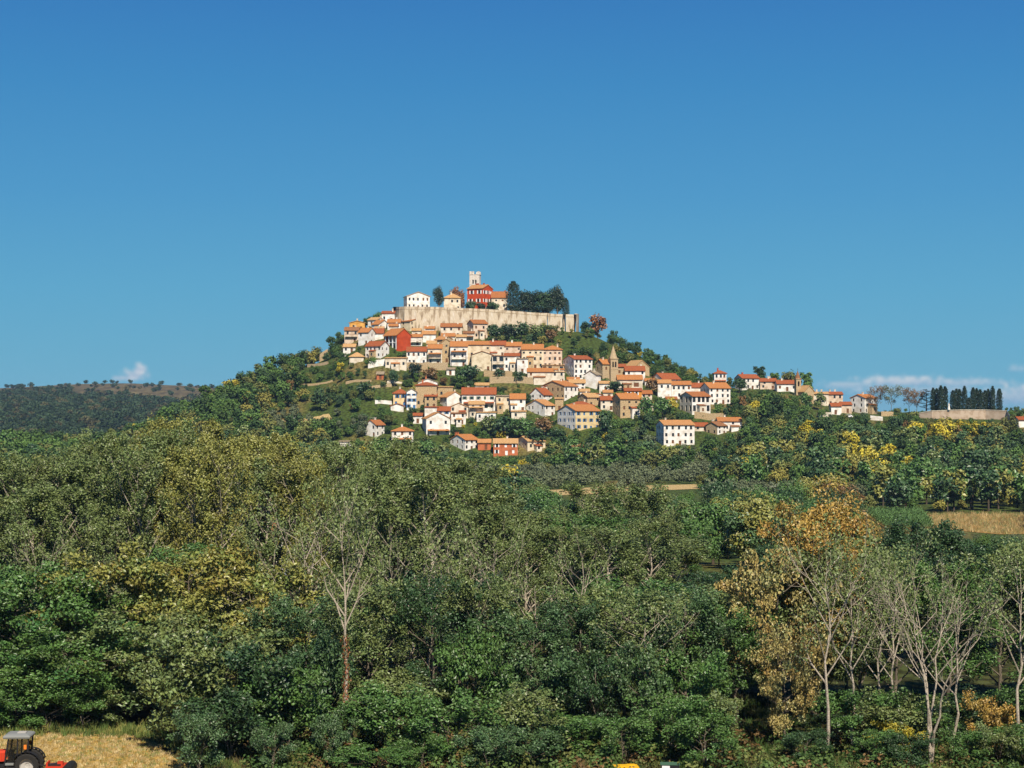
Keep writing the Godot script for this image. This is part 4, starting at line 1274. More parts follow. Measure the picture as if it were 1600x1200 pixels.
func build_hill_trees() -> void:
	for k in 5:
		hill_kinds.append([stick(4.0, 0.22), leaf_ball(3.6, 7.5, 700, 0.78, 401 + k, 15, 0.6)])
	keep.append([1350, 1600, 802, 832, 480.0])
	keep.append([880, 960, 756, 774, 600.0])
	keep.append([1010, 1090, 756, 768, 620.0])
	hill_kinds.append([stick(4.5, 0.2), leaf_ball(2.7, 10.0, 640, 0.8, 421, 12, 0.4)])
	hill_kinds.append([stick(4.5, 0.2), leaf_ball(2.5, 9.0, 560, 0.8, 422, 12, 0.4)])
	var olive := [[stick(1.6, 0.2), leaf_ball(2.3, 4.0, 420, 0.6, 431, 8, 0.5)], [stick(1.6, 0.2), leaf_ball(2.1, 3.6, 400, 0.6, 432, 8, 0.5)]]
	var valley_kinds := []
	for k in 3:
		valley_kinds.append([stick(4.0, 0.2), leaf_ball(3.5, 7.5, 4200, 0.34, 441 + k, 22, 0.6)])
	var list := []
	var d := 240.0
	while d < 965.0:
		var step := 5.0 if d > 560.0 else 6.5
		var x := -330.0
		while x < 330.0:
			var dd := d + rnd(-1.1, 1.1) * step
			var xx := x + rnd(-1.1, 1.1) * step
			x += step
			var px := 800.0 + xx / dd * PX
			if px < -120.0 or px > 1720.0 or dd > table(CREST, px, 2) + 22.0:
				continue
			if px > 606.0 and px < 912.0 and dd > 924.0:
				continue
			var gy := ground(xx, dd)
			var m := PX / dd
			var base := HZ + (EYE - gy) * m
			if base - 11.0 * m > table(NEAR_TOP, px) + 14.0:
				continue
			var share := 0.93
			var is_olive := false
			var mid := base - 3.5 * m
			for z in OPEN:
				if oval(z, px, mid):
					share = minf(share, z[4])
			for z in OLIVES:
				if oval(z, px, base):
					is_olive = true
			if rng.randf() > share:
				continue
			var leaf := "leaf_dark"
			var u := rng.randf()
			if u < 0.34:
				leaf = "leaf_green"
			elif u < 0.46:
				leaf = "leaf_bluegreen"
			elif u < 0.62:
				leaf = "leaf_olive"
			elif u < 0.655:
				leaf = "leaf_yellowgreen"
			elif u < 0.662:
				leaf = "leaf_brown"
			elif u < 0.68:
				leaf = "leaf_yellow"
			for z in TURNED:
				if oval(z, px, mid) and rng.randf() < z[4]:
					leaf = z[5]
			var kind := rng.randi_range(0, 6)
			var s := 0.55 + 0.95 * pow(rng.randf(), 1.6)
			if px > 520.0 and px < 1160.0 and base < 705.0:
				s = rnd(0.45, 0.9)
			if is_olive:
				kind = 7 + rng.randi_range(0, 1)
				leaf = "leaf_grey"
				s = rnd(0.8, 1.15)
			var hh: float = [8.3, 8.3, 8.3, 8.3, 8.3, 10.6, 9.6, 4.6, 4.2][kind] * s
			var half := (3.2 if kind < 5 else 2.2) * s * m
			if dd < 470.0:
				kind = 9 + rng.randi_range(0, 2)
				hh = 8.3 * s
				half = 3.2 * s * m
			var free := true
			for f in built_on:
				if absf(f[0] - xx) < f[2] + 1.2 and absf(f[1] + dd) < f[2] + 1.2:
					free = false
					break
			if not free:
				continue
			if hides(px, half * 0.8, base - hh * m, base, dd):
				s *= 0.5
				kind = rng.randi_range(0, 4) if dd > 470.0 else 9
				hh = 8.3 * s
				half = 3.2 * s * m
				if hides(px, half * 0.8, base - hh * m, base, dd):
					continue
			list.append([hh * m, kind, Vector3(xx, gy - 0.3, -dd), s, leaf, px, base])
		d += step
	list.sort_custom(func(a, b): return a[0] > b[0])
	var all := hill_kinds + olive + valley_kinds
	var rest := {}
	var singles := 0
	var chosen := []
	for q in list:
		if chosen.size() < 300 and q[5] > 0.0 and q[5] < 1600.0:
			chosen.append(q)
	chosen.sort_custom(func(a, b): return a[5] < b[5])
	for q in chosen:
		var wd := "%s %s" % ["grey green olive tree" if q[1] > 6 and q[1] < 9 else TINT_WORDS[q[4]] + " leafy tree", where_words(q[5], q[6])]
		var o := put_tree("olive_tree" if q[1] > 6 and q[1] < 9 else "hill_tree", all[q[1]], q[2], rnd(0, TAU), Vector3.ONE * q[3], q[4], "bark_dark", "%s, %s" % [wd, count_word(wd)], "%s trees %s" % [TINT_WORDS[q[4]], where_words(q[5], q[6])])
		o.scale.y *= rnd(0.9, 1.12)
	for q in list:
		var t := Basis(Vector3.UP, rnd(0, TAU)).scaled(Vector3(q[3], q[3] * rnd(0.85, 1.15), q[3]))
		if singles < 300 and q[5] > 0.0 and q[5] < 1600.0:
			singles += 1
			continue
		if not rest.has(q[1]):
			rest[q[1]] = [[], []]
		rest[q[1]][0].append(Transform3D(t, q[2]))
		var c = TINTS[q[4]]
		var v := rnd(0.75, 1.3)
		rest[q[1]][1].append(Color(c[0] * v, c[1] * v, c[2] * v))
	var wood := Node3D.new()
	wood.name = "hillside_woodland"
	add_child(wood)
	tag(wood, "mixed woods and scrub covering the hill and valley floor", "", "", "stuff")
	for k in rest:
		mass("foliage", all[k][1], rest[k][0], rest[k][1], "", wood)
	print("hill trees ", list.size())
	special_trees()

func cone_tree(r: float, h: float, n: int, l: float, sd: int) -> ArrayMesh:
	var r0 := rng.seed
	var s0 := rng.state
	rng.seed = sd
	var b := MB.new()
	for i in n:
		var y := rng.randf()
		var rr := r * pow(sin(PI * clampf(0.12 + 0.88 * pow(1.0 - y, 0.75) * 0.62, 0.0, 1.0)), 1.1) * (1.0 + 0.22 * sin(y * 31.0 + i % 5))
		if y > 0.93:
			rr *= 0.6
		var a := rnd(0, TAU)
		var o := Vector3(cos(a), 0, sin(a))
		var at := o * rr * pow(rng.randf(), 0.3) + Vector3.UP * (0.3 + y * (h - 0.3))
		var nn := (o + ball() * 0.6 + Vector3.UP * 0.2).normalized()
		var t := rnd(0.7, 1.3)
		b.col = Color(t, t, t)
		b.leaf(at, (Vector3.UP * 1.4 + o * 0.3 + ball() * 0.7).normalized(), nn, l * rnd(0.7, 1.3), l * 0.45)
	rng.seed = r0
	rng.state = s0
	return b.mesh(true)

func special_trees() -> void:
	# cypress row behind the cemetery wall
	var cyp := []
	for k in 3:
		cyp.append([stick(1.5, 0.2), cone_tree(1.3, 11.5, 1600, 0.6, 501 + k)])
	var px_of := [1458, 1463.5, 1470, 1476.5, 1489, 1494.5, 1499, 1507, 1513.5, 1520.5, 1526, 1531.5, 1539, 1544, 1551, 1561.5]
	var top_of := [607, 608, 603.5, 605, 611, 608.5, 609, 604.5, 622, 606.5, 608, 609.5, 611, 609, 604.5, 608.5]
	for i in px_of.size():
		var at := spot(px_of[i], 651)
		at.z -= rnd(4.0, 9.0)
		var s: float = (643.0 + 1.0 - top_of[i]) * -at.z / PX / 11.5
		at.x = (px_of[i] - 800.0) / PX * -at.z
		at.y = EYE + (HZ - 644.0) / PX * -at.z
		put_tree("cypress_tree", cyp[i % 3], at, rnd(0, TAU), Vector3(rnd(0.95, 1.15), s, rnd(0.95, 1.15)), "leaf_pine", "bark_dark", ["tall narrow dark cypress, %s behind the cemetery wall" % count_word("cypress"), "stunted low cypress in the row behind the cemetery wall"][1 if i == 8 else 0], "cypresses behind the cemetery wall")
	# bare russet trees and a cedar left of the cypresses
	var thin := grow(511, 10.5, 3.4, 0.35, 13, 1500, 0.42, {"up": 0.9, "boughs": 4, "clump": 0.3, "thick": 0.014})
	for q in [[1370, 648, 608, "leaf_brown", "half bare russet tree right of the big ridge house"], [1392, 650, 607, "leaf_grey", "thin open crowned tree second from the ridge house"], [1421, 650, 611, "leaf_brown", "russet thin tree left of the cedar"], [1432, 651, 615, "leaf_brown", "small bare tree close beside the cedar"]]:
		var at := spot(q[0], q[1])
		put_tree("bare_tree", thin, at, rnd(0, TAU), Vector3.ONE * (q[1] - q[2]) * -at.z / PX / 10.5, q[3], "bark_grey", q[4], "thin trees on the ridge")
	var cedar := MB.new()
	var cw := MB.new()
	cw.tube([Vector3(0, -1, 0), Vector3(0.2, 6, 0), Vector3(0, 12.5, 0)], [0.4, 0.28, 0.06], 6)
	rng.seed = 77
	for k in 15:
		var y := 3.0 + k * 0.62
		var a := k * 2.4
		var reach := lerpf(4.2, 1.4, k / 15.0)
		var o := Vector3(cos(a), 0.12, sin(a)) * reach
		cw.tube([Vector3(0, y, 0), Vector3(0, y, 0) + o], [0.12, 0.03], 4)
		for i in 110:
			var t := rng.randf()
			var v := rnd(0.7, 1.3)
			cedar.col = Color(v, v, v)
			cedar.leaf(Vector3(0, y + 0.15, 0) + o * sqrt(t) + Vector3(rnd(-1, 1), rnd(-0.15, 0.25), rnd(-1, 1)) * 0.9, ball() * Vector3(1, 0.2, 1), Vector3.UP, 0.6, 0.4)
	var cedar_kind := [cw.mesh(), cedar.mesh(true)]
	put_tree("cedar_tree", cedar_kind, spot(1447, 650), 0.0, Vector3.ONE, "leaf_pine", "bark_dark", "open layered cedar left of the cypress row", "")
	# trees inside the walls
	var dense := [stick(3.0, 0.3), leaf_ball(4.4, 10.0, 2600, 0.55, 521, 14, 0.2)]
	var cone := [stick(2.0, 0.3), cone_tree(3.6, 13.5, 2600, 0.75, 522)]
	var bush := [stick(1.0, 0.15), leaf_ball(3.4, 4.6, 1500, 0.45, 523, 10, -0.4)]
	for q in [[686, 446.5, dense, 21, 942.0, "leaf_pine", "dark round tree beside the white bastion house"], [714, 447, dense, 25, 968.0, "leaf_russet", "russet autumn tree left of the red house"], [735, 467, bush, 26, 937.0, "leaf_dark", "dark shrub under the red house"], [752, 469.5, bush, 20, 937.0, "leaf_pine", "dark shrub right under the red house"], [770, 468, bush, 28, 938.0, "leaf_dark", "dark shrub below the stepped orange roof"], [802, 440, cone, 24, 945.0, "leaf_pine", "tall dark conifer right of the stepped roof"], [820, 452, dense, 42, 948.0, "leaf_pine", "blackish tree left in the rampart grove"], [838, 453, dense, 46, 950.0, "leaf_pine", "broad blackish tree amid the rampart grove"], [854, 455, dense, 40, 946.0, "leaf_dark", "dark green tree in the rampart grove"], [871, 445, dense, 31, 948.0, "leaf_pine", "tallest dark rounded tree at the rampart's right end"], [884, 466, cone, 12, 952.0, "leaf_pine", "small conifer at the rampart's right end"], [810, 472, bush, 40, 940.0, "leaf_pine", "dark hedge shrub along the parapet left"], [845, 474, bush, 50, 941.0, "leaf_pine", "dark hedge shrub along the parapet right"]]:
		var at := inside(q[0], q[4])
		var m: float = q[4] / PX
		var h: float = EYE + (HZ - q[1]) * m - at.y
		var kh: float = 9.3 if q[2] == dense else 13.8 if q[2] == cone else 4.6
		var kw: float = 8.0 if q[2] == dense else 7.4 if q[2] == cone else 6.4
		put_tree("conifer_tree" if q[2] == cone else "garden_tree" if q[2] == dense else "shrub", q[2], at, rnd(0, TAU), Vector3(q[3] * m / kw, h / kh, q[3] * m / kw), q[5], "bark_dark", q[6], "trees inside the rampart", "shrub" if q[2] == bush else "tree")
	# marked trees on the slopes
	for q in [[934, 522, 484, 30, "leaf_russet", "big dark russet tree right of the bastion end"], [775, 534, 504, 26, "leaf_dark", "dark tree under the rampart beside the stone house"], [795, 534, 508, 22, "leaf_pine", "dark pointed tree under the rampart's middle"], [815, 535, 503, 28, "leaf_dark", "tall dark tree under the rampart"], [838, 534, 506, 30, "leaf_olive", "olive green tree under the rampart's right half"], [862, 536, 514, 20, "leaf_brown", "brownish tree under the rampart's right half"], [648, 596, 570, 26, "leaf_pine", "round dark tree below the retaining wall"], [672, 596, 572, 26, "leaf_brown", "brownish tree below the cream loggia house"], [735, 600, 570, 36, "leaf_dark", "broad dark tree left of blank beige gable"], [720, 602, 578, 20, "leaf_dark", "dark round tree between retaining wall and red roof"], [780, 597, 577, 20, "leaf_dark", "round dark tree under the terrace house"], [811, 598, 580, 20, "leaf_dark", "dark bushy tree under the white annex"], [616, 606, 580, 16, "leaf_dark", "dark upright tree in the left gardens"], [570, 626, 596, 34, "leaf_dark", "wide dark tree left of the yellow house"], [1260, 640, 610, 22, "leaf_green", "green tree in front of the stone church"], [1283, 642, 612, 24, "leaf_olive", "yellowing tree right of the stone church"], [1155, 614, 588, 26, "leaf_dark", "dark tree in front of the long ridge house"], [1020, 618, 590, 24, "leaf_brown", "brownish tree beside the church nave"], [945, 606, 592, 26, "leaf_green", "green bush tree beneath the bell tower"], [960, 612, 596, 30, "leaf_dark", "dark tree beneath the bell tower"], [850, 685, 652, 30, "leaf_brown", "brownish tree in the grove under the gabled house"], [790, 690, 648, 44, "leaf_dark", "large dark tree in the town grove"], [815, 690, 650, 40, "leaf_green", "green tree in the town grove"], [765, 684, 650, 30, "leaf_olive", "yellowing tree left in the town grove"], [835, 700, 668, 40, "leaf_dark", "dark tree low in the town grove"], [870, 700, 668, 36, "leaf_dark", "dark tree before the big white house"], [1010, 660, 620, 30, "leaf_green", "green tree right of the tall stone house"], [1035, 655, 618, 30, "leaf_green", "green tree left of the arcade house"], [1050, 652, 620, 24, "leaf_yellow", "yellow tree left of the arcade house"], [945, 690, 640, 30, "leaf_dark", "dark tree right of the big white house"]]:
		var at := spot(q[0], q[1])
		var m := -at.z / PX
		var kd: Array = hill_kinds[rng.randi_range(0, 4)]
		put_tree("marked_tree" if false else "slope_tree", kd, at, rnd(0, TAU), Vector3(q[3] * m / 6.6, (q[1] - q[2]) * m / 7.6, q[3] * m / 6.6), q[4], "bark_dark", q[5], "larger trees of the town slope")
	rng.seed = 1234

# ------------------------------------------------------------------ the near wood
func near_tree(called: String, kind: Array, kh: float, px: float, top: float, d: float, wide: float, leaf: String, bark: String, label: String, group: String, category := "tree") -> Node3D:
	var x := (px - 800.0) / PX * d
	var gy := ground(x, d)
	var s := (EYE + (HZ - top) / PX * d - gy) / kh
	return put_tree(called, kind, Vector3(x, gy, -d), rnd(0, TAU), Vector3(wide, s, wide), leaf, bark, label, group, category)

var counted := {}
func count_word(key: String) -> String:
	counted[key] = counted.get(key, 0) + 1
	var n: int = counted[key]
	var ones := ["", "first", "second", "third", "fourth", "fifth", "sixth", "seventh", "eighth", "ninth", "tenth", "eleventh", "twelfth", "thirteenth", "fourteenth", "fifteenth", "sixteenth", "seventeenth", "eighteenth", "nineteenth"]
	var tens := ["", "", "twenty", "thirty", "forty", "fifty", "sixty", "seventy", "eighty", "ninety"]
	if n < 20:
		return ones[n] + " from left"
	return (tens[n / 10] + ("-" + ones[n % 10] if n % 10 else "th")).replace("yth", "ieth") + " from left"

func build_forest() -> void:
	var tall := []
	for k in 5:
		tall.append(grow(601 + k, 17.0, 2.3, 0.16, 26, 18500, 0.235, {"up": 1.9, "boughs": 4, "clump": 0.25, "flat": 1.5, "thick": 0.0125, "bare": 0.30}))
	var mid := []
	for k in 4:
		mid.append(grow(621 + k, 11.0, 3.0, 0.14, 20, 15000, 0.24, {"up": 1.1, "boughs": 4, "clump": 0.235, "flat": 0.9, "thick": 0.015, "bare": 0.2}))
	var maple := []
	for k in 3:
		maple.append(grow(641 + k, 10.0, 4.2, 0.10, 20, 15000, 0.30, {"up": 0.5, "boughs": 4, "clump": 0.22, "flat": 0.62, "bare": 0.15, "thick": 0.015, "hue": 0.28}))
	var shrub := []
	for k in 4:
		shrub.append(grow(661 + k, 5.0, 2.9, 0.06, 14, 7500, 0.24, {"up": 0.9, "boughs": 3, "bare": 0.15, "clump": 0.22, "stems": 3, "thick": 0.012}))
	var bare := []
	for k in 3:
		bare.append(grow(681 + k, 14.0, 3.6, 0.36, 12, 2200, 0.26, {"up": 1.35, "boughs": 3, "twigs": 1, "clump": 0.26, "thick": 0.0135, "bare": 0.3}))
	var multi := grow(691, 11.0, 4.2, 0.42, 16, 500, 0.22, {"up": 1.3, "boughs": 4, "twigs": 2, "clump": 0.26, "thick": 0.016, "bare": 0.4, "stems": 5})
	var fork := grow(695, 13.0, 4.0, 0.42, 9, 1300, 0.28, {"up": 1.1, "boughs": 4, "twigs": 1, "clump": 0.26, "thick": 0.017, "bare": 0.2, "stems": 2})
	var hero := grow(699, 14.0, 3.2, 0.5, 12, 3400, 0.25, {"up": 1.4, "boughs": 4, "twigs": 1, "clump": 0.26, "thick": 0.019, "bare": 0.25})
	var golden := grow(711, 14.0, 3.9, 0.14, 22, 17000, 0.26, {"up": 0.8, "boughs": 4, "clump": 0.24, "bare": 0.08, "hue": 0.22, "thick": 0.013})
	# back rows of tall trees whose tops make the edge against hill and sky
	for row in 3:
		var px := -190.0 + row * 30.0
		while px < 1060.0:
			var d: float = [182.0, 166.0, 150.0][row] + rnd(-5, 5)
			var top: float = table(NEAR_TOP, px) + [4.0, 16.0, 36.0][row] + rnd(-20, 34)
			var yellowish: bool = px > 210.0 and px < 500.0 and rng.randf() < 0.7
			var leaf := "leaf_yellowgreen" if yellowish else ("leaf_green" if px > 760.0 and rng.randf() < 0.35 else "leaf_olive")
			near_tree("tall_tree", tall[rng.randi_range(0, 4)], 18.3, px, top, d, rnd(0.85, 1.2), leaf, "bark_pale", "tall %s pale branched tree, %s in the wood's %s row" % [{"leaf_yellowgreen": "yellowing", "leaf_olive": "olive green", "leaf_green": "deep green"}[leaf], count_word("tall%d" % row), ["hindmost", "second hindmost", "third hindmost"][row]], "tall trees of the near wood")
			px += rnd(34, 54) if row < 2 else rnd(46, 80)
	# middle rows
	for row in 2:
		var px := -170.0 + row * 40.0
		while px < 1190.0:
			var d: float = [137.0, 125.0][row] + rnd(-3, 3)
			var top: float = maxf(table(NEAR_TOP, px), 700.0) + [215.0, 285.0][row] + rnd(-40, 50)
			if px > 1050.0:
				top = [905.0, 965.0][row] + rnd(-30, 30)
			if px < 480.0 and row == 1:
				px += 60.0
				continue
			var leaf: String = ["leaf_green", "leaf_dark", "leaf_olive", "leaf_green", "leaf_green", "leaf_olive"][rng.randi_range(0, 5)]
			near_tree("wood_tree", mid[rng.randi_range(0, 3)], 11.0, px, top, d, rnd(0.85, 1.2), leaf, "bark_pale" if rng.randf() < 0.5 else "bark_grey", "%s leafy tree, %s in the wood's %s middle row" % [TINT_WORDS[leaf], count_word("mid%d" % row), ["rear", "front"][row]], "middle trees of the near wood")
			px += rnd(85, 140)
	for q in [[985, 925, 128.0, "leaf_green", "mid green tree above the dark gap of the wood"], [1040, 935, 131.0, "leaf_dark", "dark green tree filling the wood's right hollow"], [1088, 925, 135.0, "leaf_olive", "olive green tree at the hollow's right side"], [1132, 955, 127.0, "leaf_green", "mid green tree left of the straw yellow tree"], [1160, 940, 140.0, "leaf_dark", "dark green tree behind the straw yellow tree"]]:
		near_tree("wood_tree", mid[rng.randi_range(0, 3)], 11.0, q[0], q[1], q[2], 1.1, q[3], "bark_grey", q[4], "middle trees of the near wood")
	# dense yellow green maples at the left
	for q in [[190, 890, 122.0, 1.05, "leaf_yellowgreen", "above the hay field's middle"], [300, 870, 123.0, 1.1, "leaf_yellowgreen", "rising behind the rounded field shrub"], [395, 905, 121.0, 1.05, "leaf_yellowgreen", "topmost left of the ivy tree"], [255, 965, 117.0, 0.95, "leaf_olive", "low behind the field corner"], [350, 985, 116.0, 0.95, "leaf_olive", "just above the rounded field shrub"], [100, 905, 121.0, 1.0, "leaf_green", "above the left half of the hay field"], [20, 925, 119.0, 1.05, "leaf_green", "standing behind the tractor"], [150, 985, 117.0, 0.9, "leaf_green", "low above the hay field"], [-60, 910, 120.0, 1.0, "leaf_green", "cut by the left picture edge"], [60, 1010, 116.0, 0.8, "leaf_green", "low right behind the tractor"]]:
		near_tree("maple_tree", maple[rng.randi_range(0, 2)], 10.0, q[0], q[1], q[2], q[3], q[4], "bark_grey", "%s dense maple %s" % [TINT_WORDS[q[4]], q[5]], "maples at the field edge")
	# front shrubs
	for q in [[-30, 1085, 114.0, 0.9, "leaf_green"], [20, 1075, 114.5, 0.8, "leaf_green"], [75, 1085, 114.0, 0.8, "leaf_green"], [130, 1075, 114.5, 0.8, "leaf_green"], [180, 1080, 115.0, 0.75, "leaf_olive"], [290, 1060, 107.0, 0.95, "leaf_olive"], [330, 1010, 108.5, 1.25, "leaf_olive"], [360, 1090, 105.0, 1.0, "leaf_dark"], [400, 1030, 107.5, 1.15, "leaf_dark"], [450, 1060, 107.0, 1.0, "leaf_green"]]:
		near_tree("shrub", shrub[rng.randi_range(0, 3)], 5.0, q[0], q[1], q[2], q[3], q[4], "bark_grey", "%s rounded shrub, %s among those round the hay field" % [TINT_WORDS[q[4]], count_word("hay")], "shrubs round the hay field", "shrub")
	for row in 3:
		var px := 480.0 + row * 22.0
		while px < 1150.0:
			var d: float = [115.0, 110.0, 105.0][row] + rnd(-1.5, 1.5)
			var top: float = [985.0, 1045.0, 1105.0][row] + rnd(-35, 40)
			var leaf: String = ["leaf_green", "leaf_dark", "leaf_olive", "leaf_green", "leaf_bluegreen"][rng.randi_range(0, 4)]
			if row > 0 and absf(px - 548.0) < 34.0:
				px += 40.0
				continue
			if row == 0:
				near_tree("wood_tree", mid[rng.randi_range(0, 3)], 11.0, px, top - 30.0, d, rnd(0.7, 0.95), leaf, "bark_grey", "%s upright tree, %s in the wood's front tree row" % [TINT_WORDS[leaf], count_word("fronttree")], "front trees of the near wood")
				px += rnd(70, 110)
				continue
			if row == 1 and (px > 640.0 and px < 715.0 or px > 1120.0):
				px += 40.0
				continue
			near_tree("shrub", shrub[rng.randi_range(0, 3)], 5.0, px, top, d, rnd(0.6, 1.0), leaf, "bark_grey", "%s leafy shrub, %s in the wood's %s shrub row" % [TINT_WORDS[leaf], count_word("shrub%d" % row), ["rear", "middle", "front"][row]], "shrubs along the wood's front", "shrub")
			px += rnd(62, 105)
	var fpx := 310.0
	while fpx < 1180.0:
		if fpx > 925.0 and fpx < 1085.0:
			fpx += 40.0
			continue
		var fl: String = ["leaf_green", "leaf_olive", "leaf_dark", "leaf_bluegreen"][rng.randi_range(0, 3)]
		near_tree("shrub", shrub[rng.randi_range(0, 3)], 5.0, fpx, rnd(1115, 1178), rnd(100.0, 102.5), rnd(0.4, 0.75), fl, "bark_grey", "%s low shrub, %s along the bottom picture edge" % [TINT_WORDS[fl], count_word("edge")], "low shrubs at the bottom edge", "shrub")
		fpx += rnd(50, 120)
	# marked pale trunks
	near_tree("ivy_tree", hero, 14.0, 546, 800, 105.5, 0.6, "leaf_olive", "bark_pale", "tall pale forked tree with red ivy on its trunk", "")
	var ivy := MB.new()
	for i in 1300:
		var y := 7.0 * pow(rng.randf(), 1.4)
		var at := clampf(y / (14.0 * 0.96) * 8.0, 0.0, 7.9)
		var stem: Vector3 = hero[2][int(at)].lerp(hero[2][int(at) + 1], at - int(at))
		var a := rnd(0, TAU)
		var o := Vector3(cos(a), 0, sin(a))
		var v := rnd(0.6, 1.4)
		ivy.col = Color(v, v * rnd(0.6, 1.2), v) if rng.randf() < 0.7 else Color(v * 0.3, v * 0.9, v * 0.8)
		ivy.leaf(o * rnd(0.16, 0.32 + 0.12 * sin(y * 3.1) + 0.06 * sin(y * 7.7)) + Vector3(stem.x, y, stem.z), (ball() + Vector3.DOWN).normalized(), (o + ball() * 0.4).normalized(), 0.17, 0.13)
	var host := get_node("ivy_tree")
	var iv := part("ivy", ivy.mesh(true), mats.leaf_russet, host)
	iv.set_meta("label", "red autumn ivy on the lower trunk")
	near_tree("pale_tree", fork, 13.0, 668, 850, 120.0, 0.9, "leaf_olive", "bark_pale", "pale forked tree standing out right of the ivy tree", "")
	near_tree("pale_tree", bare[0], 14.0, 480, 820, 124.0, 0.9, "leaf_olive", "bark_pale", "thin pale branched tree left of the ivy tree", "")
	for q in [[430, 850, 126.0, 0.60, 0, "pale branched tree above the rounded field shrub"], [612, 870, 121.0, 0.56, 1, "pale branched tree between the two forked trees"], [715, 880, 118.0, 0.60, 2, "pale tangled tree right of the second forked tree"], [770, 850, 124.0, 0.60, 0, "pale upright tree in the wood's centre"], [838, 905, 117.0, 0.52, 1, "pale thin tree in the centre above dark shrubs"], [905, 870, 122.0, 0.60, 2, "pale branched tree under the rounded green crowns"], [150, 880, 128.0, 0.60, 1, "pale branched tree above the tractor"], [60, 860, 130.0, 0.60, 0, "pale branched tree at the far left"]]:
		near_tree("pale_tree", bare[q[4]], 14.0, q[0], q[1], q[2], q[3], "leaf_olive", "bark_pale", q[5], "pale branched trees in the near wood")
	near_tree("pale_tree", bare[1], 14.0, 1005, 960, 112.0, 0.8, "leaf_olive", "bark_pale", "pale leaning trunk in the dark gap of the wood", "")
	# right hand group
	near_tree("autumn_tree", golden, 14.7, 1292, 788, 121.0, 0.86, "leaf_orange", "bark_grey", "orange autumn tree rising above the bare trunks", "autumn trees by the bare trunks")
	near_tree("autumn_tree", tall[2], 17.6, 1322, 815, 124.0, 0.68, "leaf_orange", "bark_grey", "smaller orange tree behind the bare trunks", "autumn trees by the bare trunks")
	near_tree("autumn_tree", mid[1], 11.5, 1275, 860, 119.5, 0.85, "leaf_orange", "bark_grey", "lower golden tree in front of the orange one", "autumn trees by the bare trunks")
	near_tree("autumn_tree", maple[1], 10.0, 1215, 880, 116.0, 0.72, "leaf_straw", "bark_grey", "straw yellow tree left of the bare trunks", "autumn trees by the bare trunks")
	near_tree("autumn_tree", maple[2], 10.0, 1228, 1000, 109.0, 0.42, "leaf_straw", "bark_grey", "straw yellow shrub at the dark gap", "autumn trees by the bare trunks")
	near_tree("wood_tree", mid[1], 11.0, 1270, 880, 119.0, 0.9, "leaf_olive", "bark_grey", "olive green tree directly behind the tallest bare trunk", "")
	near_tree("wood_tree", mid[3], 11.0, 1345, 880, 118.0, 0.95, "leaf_olive", "bark_grey", "olive green tree between the two bare groups", "")
	near_tree("wood_tree", mid[2], 11.0, 1400, 905, 120.0, 0.9, "leaf_green", "bark_grey", "mid green tree behind the many stemmed bare tree", "")
	near_tree("wood_tree", mid[0], 11.0, 1480, 930, 121.0, 0.95, "leaf_green", "bark_grey", "mid green tree right of the many stemmed bare tree", "")
	near_tree("wood_tree", mid[1], 11.0, 1560, 900, 122.0, 1.0, "leaf_green", "bark_grey", "mid green tree near the right picture edge", "")
	near_tree("wood_tree", mid[3], 11.0, 1630, 880, 122.0, 1.0, "leaf_olive", "bark_grey", "olive green tree cut by the right picture edge", "")
	for q in [[1120, 905, 155.0, 1.0], [1180, 900, 150.0, 0.9], [1390, 880, 142.0, 0.9], [1430, 832, 150.0, 1.0], [1475, 850, 152.0, 0.95], [1510, 885, 138.0, 0.9], [1540, 868, 148.0, 1.0], [1600, 872, 146.0, 1.0], [1660, 870, 150.0, 1.0]]:
		near_tree("wood_tree", mid[rng.randi_range(0, 3)], 11.0, q[0], q[1], q[2], q[3], "leaf_dark", "bark_grey", "dark green dense tree, %s behind the bare trunks" % count_word("dark"), "dark trees behind the bare trunks")
	for q in [[1290, 865, 104.8, 0.66, 0, "tallest bare pale trunk with upward branches at right"], [1332, 885, 107.0, 0.62, 1, "slender bare pale trunk second from the tallest"], [1392, 880, 110.0, 0.58, 2, "thin bare trunk between the pale trunk groups"], [1372, 905, 111.0, 0.55, 0, "thin crooked bare trunk behind the yellow bush"], [1592, 880, 104.5, 0.70, 1, "bare pale trunk at the right picture edge"], [1492, 920, 106.5, 0.62, 2, "bare forked trunk right of the many stemmed tree"]]:
		near_tree("bare_tree", bare[q[4]], 14.0, q[0], q[1], q[2], q[3], "leaf_olive", "bark_pale", q[5], "bare pale trunks at the right")
	near_tree("bare_tree", multi, 11.0, 1455, 925, 104.0, 0.9, "leaf_olive", "bark_pale", "many stemmed bare pale tree at the right", "bare pale trunks at the right")
	for q in [[1262, 1150, 104.0, 0.55, "leaf_dark"], [1310, 1125, 109.5, 0.7, "leaf_dark"], [1345, 1090, 106.5, 0.8, "leaf_green"], [1365, 1150, 102.5, 0.5, "leaf_green"], [1390, 1100, 106.0, 0.85, "leaf_olive"], [1420, 1155, 102.0, 0.5, "leaf_dark"], [1425, 1120, 108.0, 0.8, "leaf_green"], [1490, 1100, 112.0, 0.8, "leaf_green"], [1505, 1150, 103.0, 0.5, "leaf_green"], [1530, 1095, 110.0, 0.8, "leaf_dark"], [1560, 1145, 102.5, 0.55, "leaf_olive"], [1570, 1110, 109.0, 0.8, "leaf_dark"], [1600, 1140, 103.0, 0.6, "leaf_green"], [1620, 1080, 108.0, 0.9, "leaf_green"]]:
		near_tree("shrub", shrub[rng.randi_range(0, 3)], 5.0, q[0], q[1], q[2], q[3], q[4], "bark_grey", "%s shrub, %s at the foot of the bare trunks" % [TINT_WORDS[q[4]], count_word("foot")], "shrubs under the bare trunks", "shrub")
